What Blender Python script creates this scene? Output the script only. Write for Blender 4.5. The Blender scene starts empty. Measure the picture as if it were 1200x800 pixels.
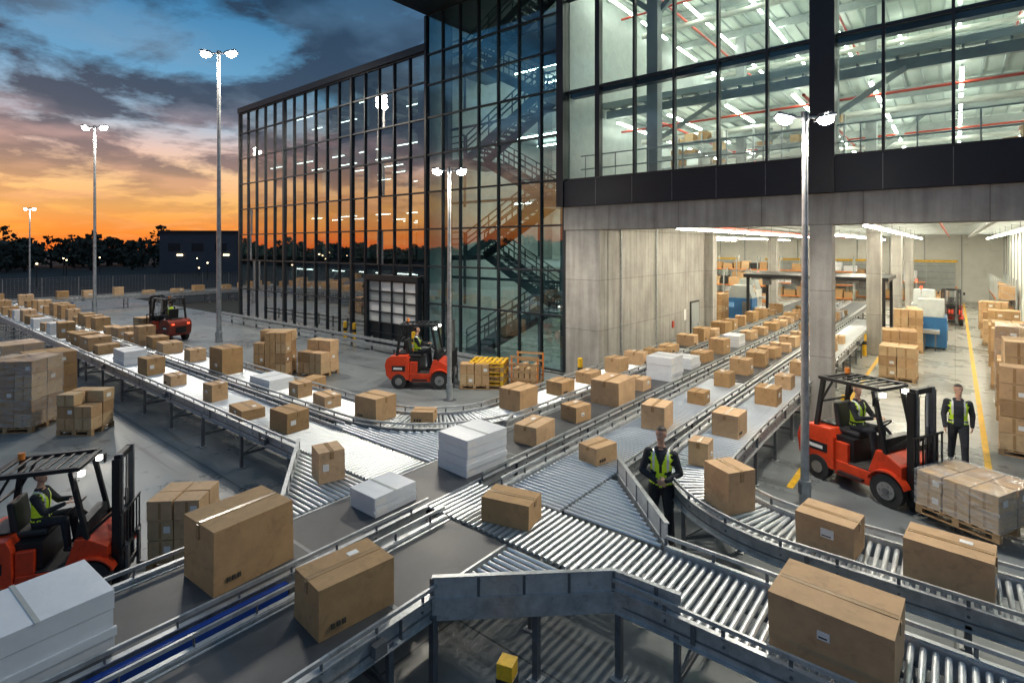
import bpy, bmesh, math, random
from mathutils import Vector, Matrix, kdtree
random.seed(7)
R=random.random
def U(a,b): return a+(b-a)*random.random()
scene=bpy.context.scene
col=scene.collection

# ------------------------------------------------------------------ materials
def nd(nt,t,**k):
    n=nt.nodes.new(t)
    for a,b in k.items(): setattr(n,a,b)
    return n
def ramp(nt,pts,inp=None,interp='LINEAR'):
    r=nd(nt,'ShaderNodeValToRGB'); cr=r.color_ramp; cr.interpolation=interp
    while len(cr.elements)<len(pts): cr.elements.new(0.5)
    for e,(p,c) in zip(cr.elements,pts):
        e.position=p; e.color=(c[0],c[1],c[2],1) if isinstance(c,(tuple,list)) else (c,c,c,1)
    if inp is not None: nt.links.new(inp,r.inputs[0])
    return r
def mix(nt,f,a,b,mode='MIX'):
    m=nd(nt,'ShaderNodeMix',data_type='RGBA',blend_type=mode)
    for i,x in ((0,f),(6,a),(7,b)):
        if hasattr(x,'is_linked') or isinstance(x,bpy.types.NodeSocket): nt.links.new(x,m.inputs[i])
        elif isinstance(x,(tuple,list)): m.inputs[i].default_value=(x[0],x[1],x[2],1)
        else: m.inputs[i].default_value=x
    return m.outputs[2]
def math_(nt,op,a,b=None,c=None,clamp=False):
    m=nd(nt,'ShaderNodeMath',operation=op); m.use_clamp=clamp
    for i,x in enumerate((a,b,c)):
        if x is None: continue
        if isinstance(x,bpy.types.NodeSocket): nt.links.new(x,m.inputs[i])
        else: m.inputs[i].default_value=x
    return m.outputs[0]
def mat(name,c,rough=0.5,metal=0.0,var=0.12,nscale=3.0,rvar=0.15,bump=0.0,bscale=40,emis=None,estr=0,objrand=0.0,coord='Object',scuff=0.0):
    m=bpy.data.materials.new(name); m.use_nodes=True; nt=m.node_tree
    p=nt.nodes['Principled BSDF']
    tc=nd(nt,'ShaderNodeTexCoord')
    no=nd(nt,'ShaderNodeTexNoise'); no.inputs['Scale'].default_value=nscale; no.inputs['Detail'].default_value=4; no.inputs['Roughness'].default_value=0.65
    vec=tc.outputs[coord]
    oi=None
    if objrand>0:
        oi=nd(nt,'ShaderNodeObjectInfo'); va=nd(nt,'ShaderNodeVectorMath',operation='ADD'); sc=math_(nt,'MULTIPLY',oi.outputs['Random'],50.0)
        nt.links.new(vec,va.inputs[0]); nt.links.new(sc,va.inputs[1]); vec=va.outputs[0]
    nt.links.new(vec,no.inputs['Vector'])
    lo=tuple(x*(1-var) for x in c); hi=tuple(min(1,x*(1+var)) for x in c)
    r=ramp(nt,[(0.3,lo),(0.7,hi)],no.outputs['Fac'])
    out=r.outputs[0]
    if scuff>0:
        ns=nd(nt,'ShaderNodeTexNoise'); ns.inputs['Scale'].default_value=nscale*1.7; ns.inputs['Detail'].default_value=5; ns.inputs['Distortion'].default_value=1.2
        nt.links.new(vec,ns.inputs['Vector'])
        sr=ramp(nt,[(.32,(1-scuff,)*3),(.44,(1,1,1))],ns.outputs['Fac']); out=mix(nt,1.0,out,sr.outputs[0],'MULTIPLY')
    if objrand>0:
        hs=nd(nt,'ShaderNodeHueSaturation'); nt.links.new(out,hs.inputs['Color'])
        v=math_(nt,'MULTIPLY_ADD',oi.outputs['Random'],objrand*2,1-objrand*1.2); nt.links.new(v,hs.inputs['Value'])
        v2=math_(nt,'MULTIPLY_ADD',oi.outputs['Random'],-objrand,1+objrand*0.5); nt.links.new(v2,hs.inputs['Saturation'])
        out=hs.outputs[0]
    nt.links.new(out,p.inputs['Base Color'])
    p.inputs['Metallic'].default_value=metal
    rr=math_(nt,'MULTIPLY_ADD',no.outputs['Fac'],rvar*2,rough-rvar,clamp=True); nt.links.new(rr,p.inputs['Roughness'])
    if bump>0:
        n2=nd(nt,'ShaderNodeTexNoise'); n2.inputs['Scale'].default_value=bscale; n2.inputs['Detail'].default_value=3
        nt.links.new(vec,n2.inputs['Vector'])
        b=nd(nt,'ShaderNodeBump'); b.inputs['Strength'].default_value=bump; b.inputs['Distance'].default_value=0.02
        nt.links.new(n2.outputs['Fac'],b.inputs['Height']); nt.links.new(b.outputs[0],p.inputs['Normal'])
    if emis:
        p.inputs['Emission Color'].default_value=(*emis,1); p.inputs['Emission Strength'].default_value=estr
    return m
M={}
M['kraft']=mat('kraft_cardboard',(.50,.315,.16),.8,0,.13,4,.05,bump=.28,bscale=6,objrand=.2,scuff=.16)
M['kraft2']=mat('kraft_cardboard_dark',(.36,.22,.11),.8,0,.14,4,.05,scuff=.15)
M['kraft3']=mat('kraft_cardboard_light',(.52,.36,.2),.8,0,.14,4,.05,scuff=.15)
M['tape']=mat('packing_tape',(.36,.22,.10),.25,0,.08,6,.05)
M['label']=mat('paper_label',(.78,.77,.74),.6,0,.05,10)
M['ink']=mat('printed_ink',(.06,.05,.04),.7)
M['wrap']=mat('white_shrink_wrap',(.72,.74,.76),.35,0,.05,3,.1,bump=.3,bscale=5)
M['galv']=mat('galvanised_steel',(.46,.48,.49),.42,.55,.25,6,.12,scuff=.2)
M['galvd']=mat('dark_galvanised_steel',(.17,.18,.19),.45,.5,.25,5,.12)
M['roller']=mat('zinc_roller_steel',(.68,.71,.73),.34,.68,.08,1,.06)
M['sheet']=mat('aluminium_guard_sheet',(.52,.54,.55),.4,.5,.18,6,.12,scuff=.25)
M['belt']=mat('rubber_belt',(.06,.063,.068),.5,0,.35,1.2,.12,bump=.1,bscale=120,scuff=.2)
M['blue']=mat('blue_painted_steel',(.015,.06,.33),.35,.1,.15)
M['blue2']=mat('blue_machine_paint',(.03,.14,.33),.4,.1,.15)
M['red']=mat('red_orange_forklift_paint',(.64,.055,.015),.35,0,.15,3,.12,scuff=.2)
M['redd']=mat('dark_red_forklift_paint',(.22,.03,.015),.4,0,.15,3,.12)
M['black']=mat('black_painted_steel',(.018,.019,.021),.4,.2,.2,4,.1)
M['rubber']=mat('tyre_rubber',(.03,.03,.03),.8,0,.3,8,.08,bump=.3,bscale=30)
M['rim']=mat('wheel_rim',(.3,.3,.29),.5,.4,.2)
M['yellow']=mat('yellow_paint',(.72,.42,.015),.5,0,.25,6,.1,scuff=.35)
M['wood']=mat('pallet_wood',(.38,.24,.12),.8,0,.3,6,.05,bump=.3,bscale=20)
M['frame']=mat('dark_window_frame',(.014,.02,.026),.4,.1,.15)
M['band']=mat('black_spandrel_panel',(.004,.011,.02),.45,0,.2,1)
M['slab']=mat('floor_slab_concrete',(.36,.38,.38),.7,0,.15,1)
M['white']=mat('white_wall_paint',(.68,.68,.63),.6,0,.08,.7,scuff=.08)
M['ceil']=mat('ceiling_deck',(.50,.54,.50),.6,0,.1,.6)
M['steel']=mat('grey_painted_steel',(.36,.39,.38),.5,.1,.12)
M['steelstair']=mat('stair_steel',(.04,.062,.068),.5,.1,.15)
M['pipe']=mat('red_sprinkler_pipe',(.5,.06,.03),.4)
M['orange']=mat('orange_rack_beam',(.65,.2,.03),.45)
M['skin']=mat('skin',(.56,.33,.23),.5,0,.08,20,.05)
M['hair']=mat('dark_hair',(.03,.02,.014),.6)
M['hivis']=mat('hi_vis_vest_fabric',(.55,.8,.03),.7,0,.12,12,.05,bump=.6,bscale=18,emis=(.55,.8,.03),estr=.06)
M['stripe']=mat('reflective_tape',(.68,.7,.7),.3,.2,.05)
M['navy']=mat('dark_work_clothes',(.022,.025,.032),.85,0,.3,10,.05,bump=.8,bscale=16)
M['shoe']=mat('black_leather_shoe',(.014,.013,.012),.45)
M['eye']=mat('eye_white',(.7,.7,.68),.3)
M['lip']=mat('lips',(.35,.13,.1),.5)
M['seat']=mat('vinyl_seat',(.03,.03,.032),.5)
M['lamp']=mat('lamp_lens',(1,1,1),.3,0,0,1,emis=(1,.94,.84),estr=120)
M['strip']=mat('led_strip_lens',(1,1,1),.3,0,0,1,emis=(1,.92,.75),estr=58)
M['strip2']=mat('led_strip_lens_upper',(1,1,1),.3,0,0,1,emis=(1,.94,.8),estr=28)
M['strip3']=mat('led_strip_lens_wing',(1,1,1),.3,0,0,1,emis=(1,.95,.85),estr=9)
M['town']=mat('town_light_lens',(1,.8,.5),.3,0,0,1,emis=(1,.75,.4),estr=10)
M['tail']=mat('red_signal_lens',(1,.1,.05),.3,0,0,1,emis=(1,.08,.03),estr=3)
M['head']=mat('headlight_lens',(1,1,1),.3,0,0,1,emis=(1,.95,.85),estr=5)
M['screen']=mat('control_screen',(.1,.2,.3),.3,0,0,1,emis=(.3,.6,.9),estr=.35)
M['leaf']=mat('dark_tree_foliage',(.04,.045,.03),.9,0,.4,.3)
M['bark']=mat('bark',(.05,.04,.03),.9)
M['far']=mat('distant_cladding',(.07,.08,.1),.7)

def glass(name,tint,f0,k=.85,refl=(.95,.98,1)):
    m=bpy.data.materials.new(name); m.use_nodes=True; nt=m.node_tree; nt.nodes.clear()
    o=nd(nt,'ShaderNodeOutputMaterial'); t=nd(nt,'ShaderNodeBsdfTransparent'); g=nd(nt,'ShaderNodeBsdfGlossy')
    t.inputs[0].default_value=(*tint,1); g.inputs['Roughness'].default_value=.012; g.inputs[0].default_value=(*refl,1)
    lw=nd(nt,'ShaderNodeLayerWeight'); lw.inputs[0].default_value=.5
    p=math_(nt,'POWER',lw.outputs['Facing'],2.2); f=math_(nt,'MULTIPLY_ADD',p,k,f0,clamp=True)
    tc=nd(nt,'ShaderNodeTexCoord'); no=nd(nt,'ShaderNodeTexNoise'); no.inputs['Scale'].default_value=.6
    nt.links.new(tc.outputs['Object'],no.inputs['Vector'])
    b=nd(nt,'ShaderNodeBump'); b.inputs['Strength'].default_value=.06; b.inputs['Distance'].default_value=.05
    nt.links.new(no.outputs['Fac'],b.inputs['Height']); nt.links.new(b.outputs[0],g.inputs['Normal'])
    mx=nd(nt,'ShaderNodeMixShader'); nt.links.new(f,mx.inputs[0]); nt.links.new(t.outputs[0],mx.inputs[1]); nt.links.new(g.outputs[0],mx.inputs[2])
    nt.links.new(mx.outputs[0],o.inputs[0]); return m
M['glass']=glass('reflective_wing_glass',(.45,.64,.66),.5,.6,(1,.93,.9))
M['glass2']=glass('stair_tower_glass',(.55,.83,.86),.19,.55)
M['glass3']=glass('clear_hall_glass',(.78,.95,.93),.07,.5)

def concrete_wall():
    m=bpy.data.materials.new('board_marked_concrete'); m.use_nodes=True; nt=m.node_tree; p=nt.nodes['Principled BSDF']
    tc=nd(nt,'ShaderNodeTexCoord')
    sp=nd(nt,'ShaderNodeSeparateXYZ'); nt.links.new(tc.outputs['Object'],sp.inputs[0])
    s=math_(nt,'ADD',sp.outputs[0],sp.outputs[1]); cb=nd(nt,'ShaderNodeCombineXYZ'); nt.links.new(s,cb.inputs[0]); nt.links.new(sp.outputs[2],cb.inputs[1])
    br=nd(nt,'ShaderNodeTexBrick'); br.offset=0; br.inputs['Scale'].default_value=1; br.inputs['Brick Width'].default_value=2.5; br.inputs['Row Height'].default_value=1.8
    br.inputs['Mortar Size'].default_value=.012; br.inputs['Color1'].default_value=(.88,.88,.88,1); br.inputs['Color2'].default_value=(1,1,1,1); br.inputs['Mortar'].default_value=(.55,.55,.55,1)
    nt.links.new(cb.outputs[0],br.inputs['Vector'])
    n=nd(nt,'ShaderNodeTexNoise'); n.inputs['Scale'].default_value=.9; n.inputs['Detail'].default_value=7; n.inputs['Roughness'].default_value=.7
    nt.links.new(tc.outputs['Object'],n.inputs['Vector'])
    mp=nd(nt,'ShaderNodeMapping'); mp.inputs['Scale'].default_value=(3,3,.25); nt.links.new(tc.outputs['Object'],mp.inputs[0])
    n2=nd(nt,'ShaderNodeTexNoise'); n2.inputs['Scale'].default_value=1.5; n2.inputs['Detail'].default_value=5; nt.links.new(mp.outputs[0],n2.inputs['Vector'])
    c=ramp(nt,[(.3,(.31,.295,.265)),(.7,(.49,.47,.43))],n.outputs['Fac'])
    c2=ramp(nt,[(.3,(.7,.7,.69)),(.6,(1,1,1))],n2.outputs['Fac'])
    x=mix(nt,1.0,c.outputs[0],c2.outputs[0],'MULTIPLY'); x=mix(nt,1.0,x,br.outputs['Color'],'MULTIPLY')
    nt.links.new(x,p.inputs['Base Color']); p.inputs['Roughness'].default_value=.75
    n3=nd(nt,'ShaderNodeTexNoise'); n3.inputs['Scale'].default_value=18; nt.links.new(tc.outputs['Object'],n3.inputs['Vector'])
    b=nd(nt,'ShaderNodeBump'); b.inputs['Strength'].default_value=.25; b.inputs['Distance'].default_value=.02; nt.links.new(n3.outputs['Fac'],b.inputs['Height']); nt.links.new(b.outputs[0],p.inputs['Normal'])
    return m
M['conc']=concrete_wall()
def floor_mat(name,c0,c1,rough,joint):
    m=bpy.data.materials.new(name); m.use_nodes=True; nt=m.node_tree; p=nt.nodes['Principled BSDF']
    tc=nd(nt,'ShaderNodeTexCoord')
    n=nd(nt,'ShaderNodeTexNoise'); n.inputs['Scale'].default_value=.35; n.inputs['Detail'].default_value=8; n.inputs['Roughness'].default_value=.7
    nt.links.new(tc.outputs['Object'],n.inputs['Vector'])
    c=ramp(nt,[(.32,c0),(.68,c1)],n.outputs['Fac'])
    mp=nd(nt,'ShaderNodeMapping'); mp.inputs['Scale'].default_value=(.12,2.2,1); mp.inputs['Rotation'].default_value=(0,0,.35); nt.links.new(tc.outputs['Object'],mp.inputs[0])
    n2=nd(nt,'ShaderNodeTexNoise'); n2.inputs['Scale'].default_value=1.6; n2.inputs['Detail'].default_value=4; n2.inputs['Distortion'].default_value=.6; nt.links.new(mp.outputs[0],n2.inputs['Vector'])
    c2=ramp(nt,[(.30,(.55,.55,.55)),(.43,(1,1,1))],n2.outputs['Fac'])
    n4=nd(nt,'ShaderNodeTexNoise'); n4.inputs['Scale'].default_value=2.6; n4.inputs['Detail'].default_value=3; nt.links.new(tc.outputs['Object'],n4.inputs['Vector'])
    c4=ramp(nt,[(.28,(.45,.45,.45)),(.37,(1,1,1))],n4.outputs['Fac'])
    x=mix(nt,1.0,c.outputs[0],c2.outputs[0],'MULTIPLY'); x=mix(nt,.85,x,c4.outputs[0],'MULTIPLY')
    if joint:
        br=nd(nt,'ShaderNodeTexBrick'); br.offset=0; br.inputs['Scale'].default_value=1; br.inputs['Brick Width'].default_value=5; br.inputs['Row Height'].default_value=5
        br.inputs['Mortar Size'].default_value=.014; br.inputs['Color1'].default_value=(.9,.9,.9,1); br.inputs['Color2'].default_value=(1,1,1,1); br.inputs['Mortar'].default_value=(.35,.35,.35,1)
        nt.links.new(tc.outputs['Object'],br.inputs['Vector']); x=mix(nt,1.0,x,br.outputs['Color'],'MULTIPLY')
    nt.links.new(x,p.inputs['Base Color'])
    r=ramp(nt,[(.35,rough-.12),(.65,rough+.15)],n.outputs['Fac']); nt.links.new(r.outputs[0],p.inputs['Roughness'])
    n3=nd(nt,'ShaderNodeTexNoise'); n3.inputs['Scale'].default_value=60; nt.links.new(tc.outputs['Object'],n3.inputs['Vector'])
    b=nd(nt,'ShaderNodeBump'); b.inputs['Strength'].default_value=.12; b.inputs['Distance'].default_value=.01; nt.links.new(n3.outputs['Fac'],b.inputs['Height']); nt.links.new(b.outputs[0],p.inputs['Normal'])
    return m
M['yard']=floor_mat('yard_concrete',(.14,.155,.16),(.24,.265,.27),.34,True)
M['hallfloor']=floor_mat('polished_hall_concrete',(.27,.275,.25),(.4,.4,.37),.28,True)
M['terrain']=floor_mat('dark_rough_grass',(.012,.014,.012),(.024,.026,.02),.95,False)

# ------------------------------------------------------------------ mesh batch
class B:
    def __init__(s): s.v=[];s.f=[];s.m=[];s.s=[];s.mats=[]
    def mi(s,k):
        if k not in s.mats: s.mats.append(k)
        return s.mats.index(k)
    def add(s,vs,fs,k,smooth=False,T=None):
        o=len(s.v); i=s.mi(k)
        if T is not None: vs=[T@Vector(p) for p in vs]
        s.v.extend([tuple(p) for p in vs])
        for f in fs: s.f.append(tuple(q+o for q in f)); s.m.append(i); s.s.append(smooth)
    def box(s,x0,x1,y0,y1,z0,z1,k,T=None):
        s.add([(x0,y0,z0),(x1,y0,z0),(x1,y1,z0),(x0,y1,z0),(x0,y0,z1),(x1,y0,z1),(x1,y1,z1),(x0,y1,z1)],
              [(0,3,2,1),(4,5,6,7),(0,1,5,4),(1,2,6,5),(2,3,7,6),(3,0,4,7)],k,False,T)
    def beam(s,p0,p1,w,h,k):
        p0=Vector(p0);p1=Vector(p1); d=(p1-p0); L=d.length
        if L<1e-6: return
        d.normalize(); up=Vector((0,0,1))
        if abs(d.z)>.98: up=Vector((0,1,0))
        sd=d.cross(up).normalized(); u=sd.cross(d)
        vs=[]
        for p in (p0,p1):
            for a,b in ((-1,-1),(1,-1),(1,1),(-1,1)): vs.append(p+sd*(a*w/2)+u*(b*h/2))
        s.add(vs,[(3,2,1,0),(4,5,6,7),(0,1,5,4),(1,2,6,5),(2,3,7,6),(3,0,4,7)],k)
    def cyl(s,p0,p1,r0,k,r1=None,n=12,smooth=True,T=None):
        if r1 is None: r1=r0
        p0=Vector(p0);p1=Vector(p1); d=(p1-p0).normalized(); up=Vector((0,0,1)) if abs(d.z)<.9 else Vector((1,0,0))
        a=d.cross(up).normalized(); b=a.cross(d)
        vs=[]
        for p,r in ((p0,r0),(p1,r1)):
            for i in range(n):
                t=2*math.pi*i/n; vs.append(p+a*(r*math.cos(t))+b*(r*math.sin(t)))
        s.add(vs,[(i,(i+1)%n,n+(i+1)%n,n+i) for i in range(n)],k,smooth,T)
        s.add(vs,[tuple(range(n-1,-1,-1)),tuple(range(n,2*n))],k,False,T)
    def ell(s,c,r,k,n=12,m=8,T=None):
        vs=[];fs=[]
        for j in range(1,m):
            ph=math.pi*j/m
            for i in range(n):
                t=2*math.pi*i/n; vs.append((c[0]+r[0]*math.sin(ph)*math.cos(t),c[1]+r[1]*math.sin(ph)*math.sin(t),c[2]+r[2]*math.cos(ph)))
        vs.append((c[0],c[1],c[2]+r[2])); vs.append((c[0],c[1],c[2]-r[2])); t0=len(vs)-2;b0=len(vs)-1
        for j in range(m-2):
            for i in range(n): fs.append((j*n+i,(j+1)*n+i,(j+1)*n+(i+1)%n,j*n+(i+1)%n))
        for i in range(n): fs.append((t0,i,(i+1)%n)); fs.append((b0,(m-2)*n+(i+1)%n,(m-2)*n+i))
        s.add(vs,fs,k,True,T)
    def prism(s,poly,y0,y1,k,T=None,axis='y'):
        n=len(poly)
        if axis=='y': vs=[(x,y0,z) for x,z in poly]+[(x,y1,z) for x,z in poly]
        else: vs=[(x,y,y0) for x,y in poly]+[(x,y,y1) for x,y in poly]
        s.add(vs,[tuple(range(n)),tuple(range(2*n-1,n-1,-1))]+[(i,n+i,n+(i+1)%n,(i+1)%n) for i in range(n)],k,False,T)
    def torus(s,c,Rr,r,k,ax,n=24,m=8):
        ax=Vector(ax).normalized(); up=Vector((0,0,1)) if abs(ax.z)<.9 else Vector((1,0,0)); a=ax.cross(up).normalized(); b=ax.cross(a); c=Vector(c)
        vs=[];fs=[]
        for i in range(n):
            t=2*math.pi*i/n; d=a*math.cos(t)+b*math.sin(t)
            for j in range(m):
                q=2*math.pi*j/m; vs.append(c+d*(Rr+r*math.cos(q))+ax*(r*math.sin(q)))
        for i in range(n):
            for j in range(m): fs.append((i*m+j,((i+1)%n)*m+j,((i+1)%n)*m+(j+1)%m,i*m+(j+1)%m))
        s.add(vs,fs,k,True)
    def sweep(s,pts,off,w,z0,z1,k,smooth=False):
        n=len(pts); vs=[]
        for i,p in enumerate(pts):
            a=pts[max(0,i-1)];b=pts[min(n-1,i+1)]; tx,ty=b[0]-a[0],b[1]-a[1]; L=math.hypot(tx,ty); nx,ny=-ty/L,tx/L
            for o,z in ((off-w/2,z0),(off+w/2,z0),(off+w/2,z1),(off-w/2,z1)): vs.append((p[0]+nx*o,p[1]+ny*o,z))
        fs=[(0,1,2,3),(4*(n-1)+3,4*(n-1)+2,4*(n-1)+1,4*(n-1))]
        for i in range(n-1):
            for j in range(4): fs.append((4*i+j,4*i+(j+1)%4,4*i+4+(j+1)%4,4*i+4+j))
        s.add(vs,fs,k,smooth)
    def obj(s,name,parent=None,loc=(0,0,0),rot=0,bevel=0,recalc=True):
        me=bpy.data.meshes.new(name); me.from_pydata(s.v,[],s.f)
        for k in s.mats: me.materials.append(M[k])
        me.polygons.foreach_set('material_index',s.m); me.polygons.foreach_set('use_smooth',s.s)
        if recalc:
            bm=bmesh.new(); bm.from_mesh(me); bmesh.ops.recalc_face_normals(bm,faces=bm.faces); bm.to_mesh(me); bm.free()
        me.update()
        o=bpy.data.objects.new(name,me); col.objects.link(o); o.location=loc; o.rotation_euler=(0,0,rot)
        if parent: o.parent=parent
        if bevel>0:
            bv=o.modifiers.new('bevel','BEVEL'); bv.width=bevel; bv.segments=2; bv.limit_method='ANGLE'; bv.angle_limit=math.radians(40)
        return o
def empty(name):
    e=bpy.data.objects.new(name,None); col.objects.link(e); return e

# ------------------------------------------------------------------ ground
b=B(); b.box(-900,700,-700,900,-.3,-.008,'terrain'); b.obj('ground')
b=B(); b.add([(-62,-14,0),(22,-14,0),(22,17,0),(-62,17,0)],[(0,1,2,3)],'yard'); b.obj('yard_pavement')
b=B()
b.box(-2.62,-2.5,11.9,30,.004,.006,'yellow')
b.box(.5,.62,14.0,60,.009,.011,'yellow')
b.box(.62,7,13.95,14.07,.004,.006,'yellow'); b.box(-1.0,6,9.3,9.4,.004,.006,'yellow')
b.box(3.0,3.1,9.4,13.95,.004,.006,'yellow')
b.obj('floor_marking_lines')

# ------------------------------------------------------------------ building
bld=empty('glass_warehouse_building')
FB=17.0
def facade(name,a0,a1,fb,zs,n,gm,thick=(),mw=.06,md=.16,tilt=.006):
    g=B(); f=B()
    da=(a1-a0)/n
    for i in range(n+1):
        x=a0+i*da; t=mw/2*(2.6 if i in thick else 1)
        f.box(x-t,x+t,fb-md/2-(.02 if i in thick else 0),fb+md/2+(.02 if i in thick else 0),zs[0],zs[-1],'frame')
    for j,z in enumerate(zs):
        f.box(a0+mw,a1-mw,fb-md*.36,fb+md*.36,z-.035,z+.035,'frame')
    for i in range(n):
        for j in range(len(zs)-1):
            x0=a0+i*da;x1=x0+da;z0=zs[j];z1=zs[j+1]
            t1=U(-tilt,tilt);t2=U(-tilt,tilt); yy=fb+.01
            g.add([(x0,yy-t1-t2,z0),(x1,yy+t1-t2,z0),(x1,yy+t1+t2,z1),(x0,yy-t1+t2,z1)],[(0,1,2,3)],gm)
    g.obj(name+'_glazing',bld,recalc=False); f.obj(name+'_mullions',bld)
W0,W1=-37.6,-18.9
facade('wing_facade',W0,W1,FB,[.15,2.0,3.9,5.6,7.3,9.0,10.7,12.4,13.75],16,'glass',thick=(0,5,11,16),tilt=.008)
b=B()
b.box(W0-.12,W1,FB-.14,31,13.8,14.15,'frame')
for z in (3.9,7.3,10.7):
    b.box(W0,W1-.1,FB+.12,30.9,z-.14,z+.14,'slab'); b.box(W0,W1-.1,FB+.095,FB+.115,z-.3,z+.3,'frame')
b.box(W0,W1,FB+.09,FB+.3,-.1,.14,'conc')
b.box(W0,W1,30.9,31.1,0,13.8,'white'); b.box(W0,W0+.15,FB+.1,30.9,0,13.8,'slab')
b.box(W0+.2,W1-.1,FB+.12,30.9,-.05,.02,'hallfloor')
b.box(W0+.2,W1-.1,FB+.12,30.9,13.4,13.78,'ceil')
for x in (-37,-33,-29,-24.8,-20.5):
    for y in (18.2,24.5):
        b.box(x-.2,x+.2,y-.2,y+.2,.02,13.4,'slab')
for z in (3.76,7.16,10.56,13.4):
    for i in range(11): b.box(W0+.4+i*1.7,W0+.55+i*1.7,FB+.4,30.8,z-.3,z-.001,'steel')
    for i in range(6):
        y=18.6+i*2.2
        if R()<.85:
            x=W0+1+(i%2)*1.5
            while x<W1-3:
                if R()<.75: b.box(x,x+1.9,y,y+.05,z-.42,z-.37,'strip3')
                x+=3.4
for i in range(40):
    x=U(W0+1,W1-1); y=U(20,29); z=random.choice([.02,4.04,7.44,10.84]); h=U(.8,2.2)
    b.box(x,x+U(.5,1.6),y,y+.8,z,z+h,random.choice(['steel','kraft2','blue2','white','black','kraft3']))
for i in range(9):
    z=random.choice([.1,4.0,7.4]); x=random.choice([-37,-33,-29,-24.8]); b.beam((x,19,z),(x+4,19,z+3.3),.12,.12,'steel')
b.obj('wing_interior',bld)
b=B()
dx0,dx1=-23.0,-19.3
b.box(dx0-.15,dx0,FB-.35,FB-.09,0,3.15,'frame'); b.box(dx1,dx1+.15,FB-.35,FB-.09,0,3.15,'frame'); b.box(dx0-.15,dx1+.15,FB-.36,FB-.1,3.15,3.4,'frame')
for i in range(5):
    x=dx0+i*(dx1-dx0)/4; b.box(x-.03,x+.03,FB-.28,FB-.2,.05,3.14,'frame')
for j in range(7):
    z=.05+j*.51; b.box(dx0,dx1,FB-.27,FB-.21,z-.03,z+.03,'frame')
for i in range(4):
    for j in range(6):
        x=dx0+i*(dx1-dx0)/4+.03; z=.08+j*.51
        b.box(x,x+(dx1-dx0)/4-.06,FB-.2,FB-.18,z,z+.45,random.choice(['label','white','label','steel']) if j>1 else 'frame')
b.obj('entrance_door',bld)

# stair tower
T0,T1=-18.9,-11.26
facade('tower_facade',T0,T1,FB-.02,[.15,2.2,3.9,5.6,7.3,9.0,10.7,12.2,13.6,15.4],7,'glass2',thick=(0,7),mw=.05)
b=B()
b.box(T0,T1,26.9,27.1,0,15.4,'white'); b.box(T0,T0+.12,FB+.1,26.9,0,15.4,'steel'); b.box(T0+.12,T1,FB+.1,26.9,-.05,.02,'hallfloor')
for z in (3.9,7.3,10.7,14.1):
    b.box(T0+.12,T1,23.2,26.9,z-.14,z+.14,'slab')
    b.box(T0+1,T1-1,24.2,24.28,z-.4,z-.34,'strip2'); b.box(T0+1,T1-1,22.2,22.27,z-.3,z-.25,'strip2')
    b.cyl((T0+.2,FB+.8,z-.5),(T1,FB+.8,z-.5),.06,'steelstair')
for x in (T0+.6,T1-.5):
    b.box(x-.15,x+.15,FB+.6,FB+.9,.02,15.4,'steelstair')
b.obj('tower_interior',bld)
b=B()
def flight(b,x0,x1,y,z0,z1):
    n=14
    for i in range(n):
        t=(i+.5)/n; x=x0+(x1-x0)*t; z=z0+(z1-z0)*(i+1)/n; b.box(x-.16,x+.16,y,y+1.15,z-.05,z,'steelstair')
    for yy in (y-.03,y+1.18):
        b.beam((x0,yy,z0-.05),(x1,yy,z1-.05),.06,.38,'steelstair')
        for h in (.5,.75,1.05): b.beam((x0,yy,z0+h),(x1,yy,z1+h),.05,.05,'steelstair')
        for i in range(7):
            t=i/6; b.beam((x0+(x1-x0)*t,yy,z0+(z1-z0)*t),(x0+(x1-x0)*t,yy,z0+(z1-z0)*t+1.05),.045,.045,'steelstair')
z=0
for k in range(7):
    z1=z+2.2
    y=17.9 if k%2==0 else 19.3
    if k%2==0: flight(b,-17.2,-13.2,y,z,z1)
    else: flight(b,-13.2,-17.2,y,z,z1)
    xa=(-13.1,-11.9) if k%2==0 else (-18.5,-17.3)
    b.box(xa[0],xa[1],17.8,20.6,z1-.22,z1,'steelstair')
    for h in (.5,.75,1.05): b.beam((xa[0],17.8,z1+h),(xa[1],17.8,z1+h),.05,.05,'steelstair')
    for x in xa: b.beam((x,17.85,z1-2.2),(x,17.85,z1+1.05),.09,.09,'steelstair')
    z=z1
b.obj('staircase',bld)

# main hall : lower
b=B()
b.box(T1,-9.77,FB-.1,FB+.5,0,5.4,'conc')
b.box(T1+.0,-9.95,FB+.5,27.3,0,6.2,'conc'); b.box(-9.95,-9.75,FB+.5,27.3,0,5.9,'conc')
b.box(T1,14,FB-.13,FB+.6,5.4,6.26,'conc')
for x,y in [(-2.85,16.95)]: b.box(x-.27,x+.27,y-.12,y+.45,0,5.4,'conc')
for x in (-2.8,4.2,11):
    for y in (29,41,53): b.box(x-.27,x+.27,y-.27,y+.27,0,6.2,'conc')
b.box(4.2,4.8,FB-.12,FB+.5,0,5.4,'conc')
for y in (27.6,40,53): b.box(-9.9,-9.35,y-.28,y+.28,0,6.2,'conc')
b.obj('concrete_portal',bld,bevel=.012)
b=B()
b.add([(-24,27.1,.003),(14,27.1,.003),(14,62,.003),(-24,62,.003)],[(0,1,2,3)],'hallfloor')
b.add([(-9.75,17.0,.003),(14,17.0,.003),(14,27.1,.003),(-9.75,27.1,.003)],[(0,1,2,3)],'hallfloor')
b.obj('hall_floor',bld,recalc=False)
b=B()
b.box(-24,14,27.31,62.2,6.2,6.9,'ceil'); b.box(-9.75,14,FB+.6,27.3,6.2,6.9,'ceil')
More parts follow.
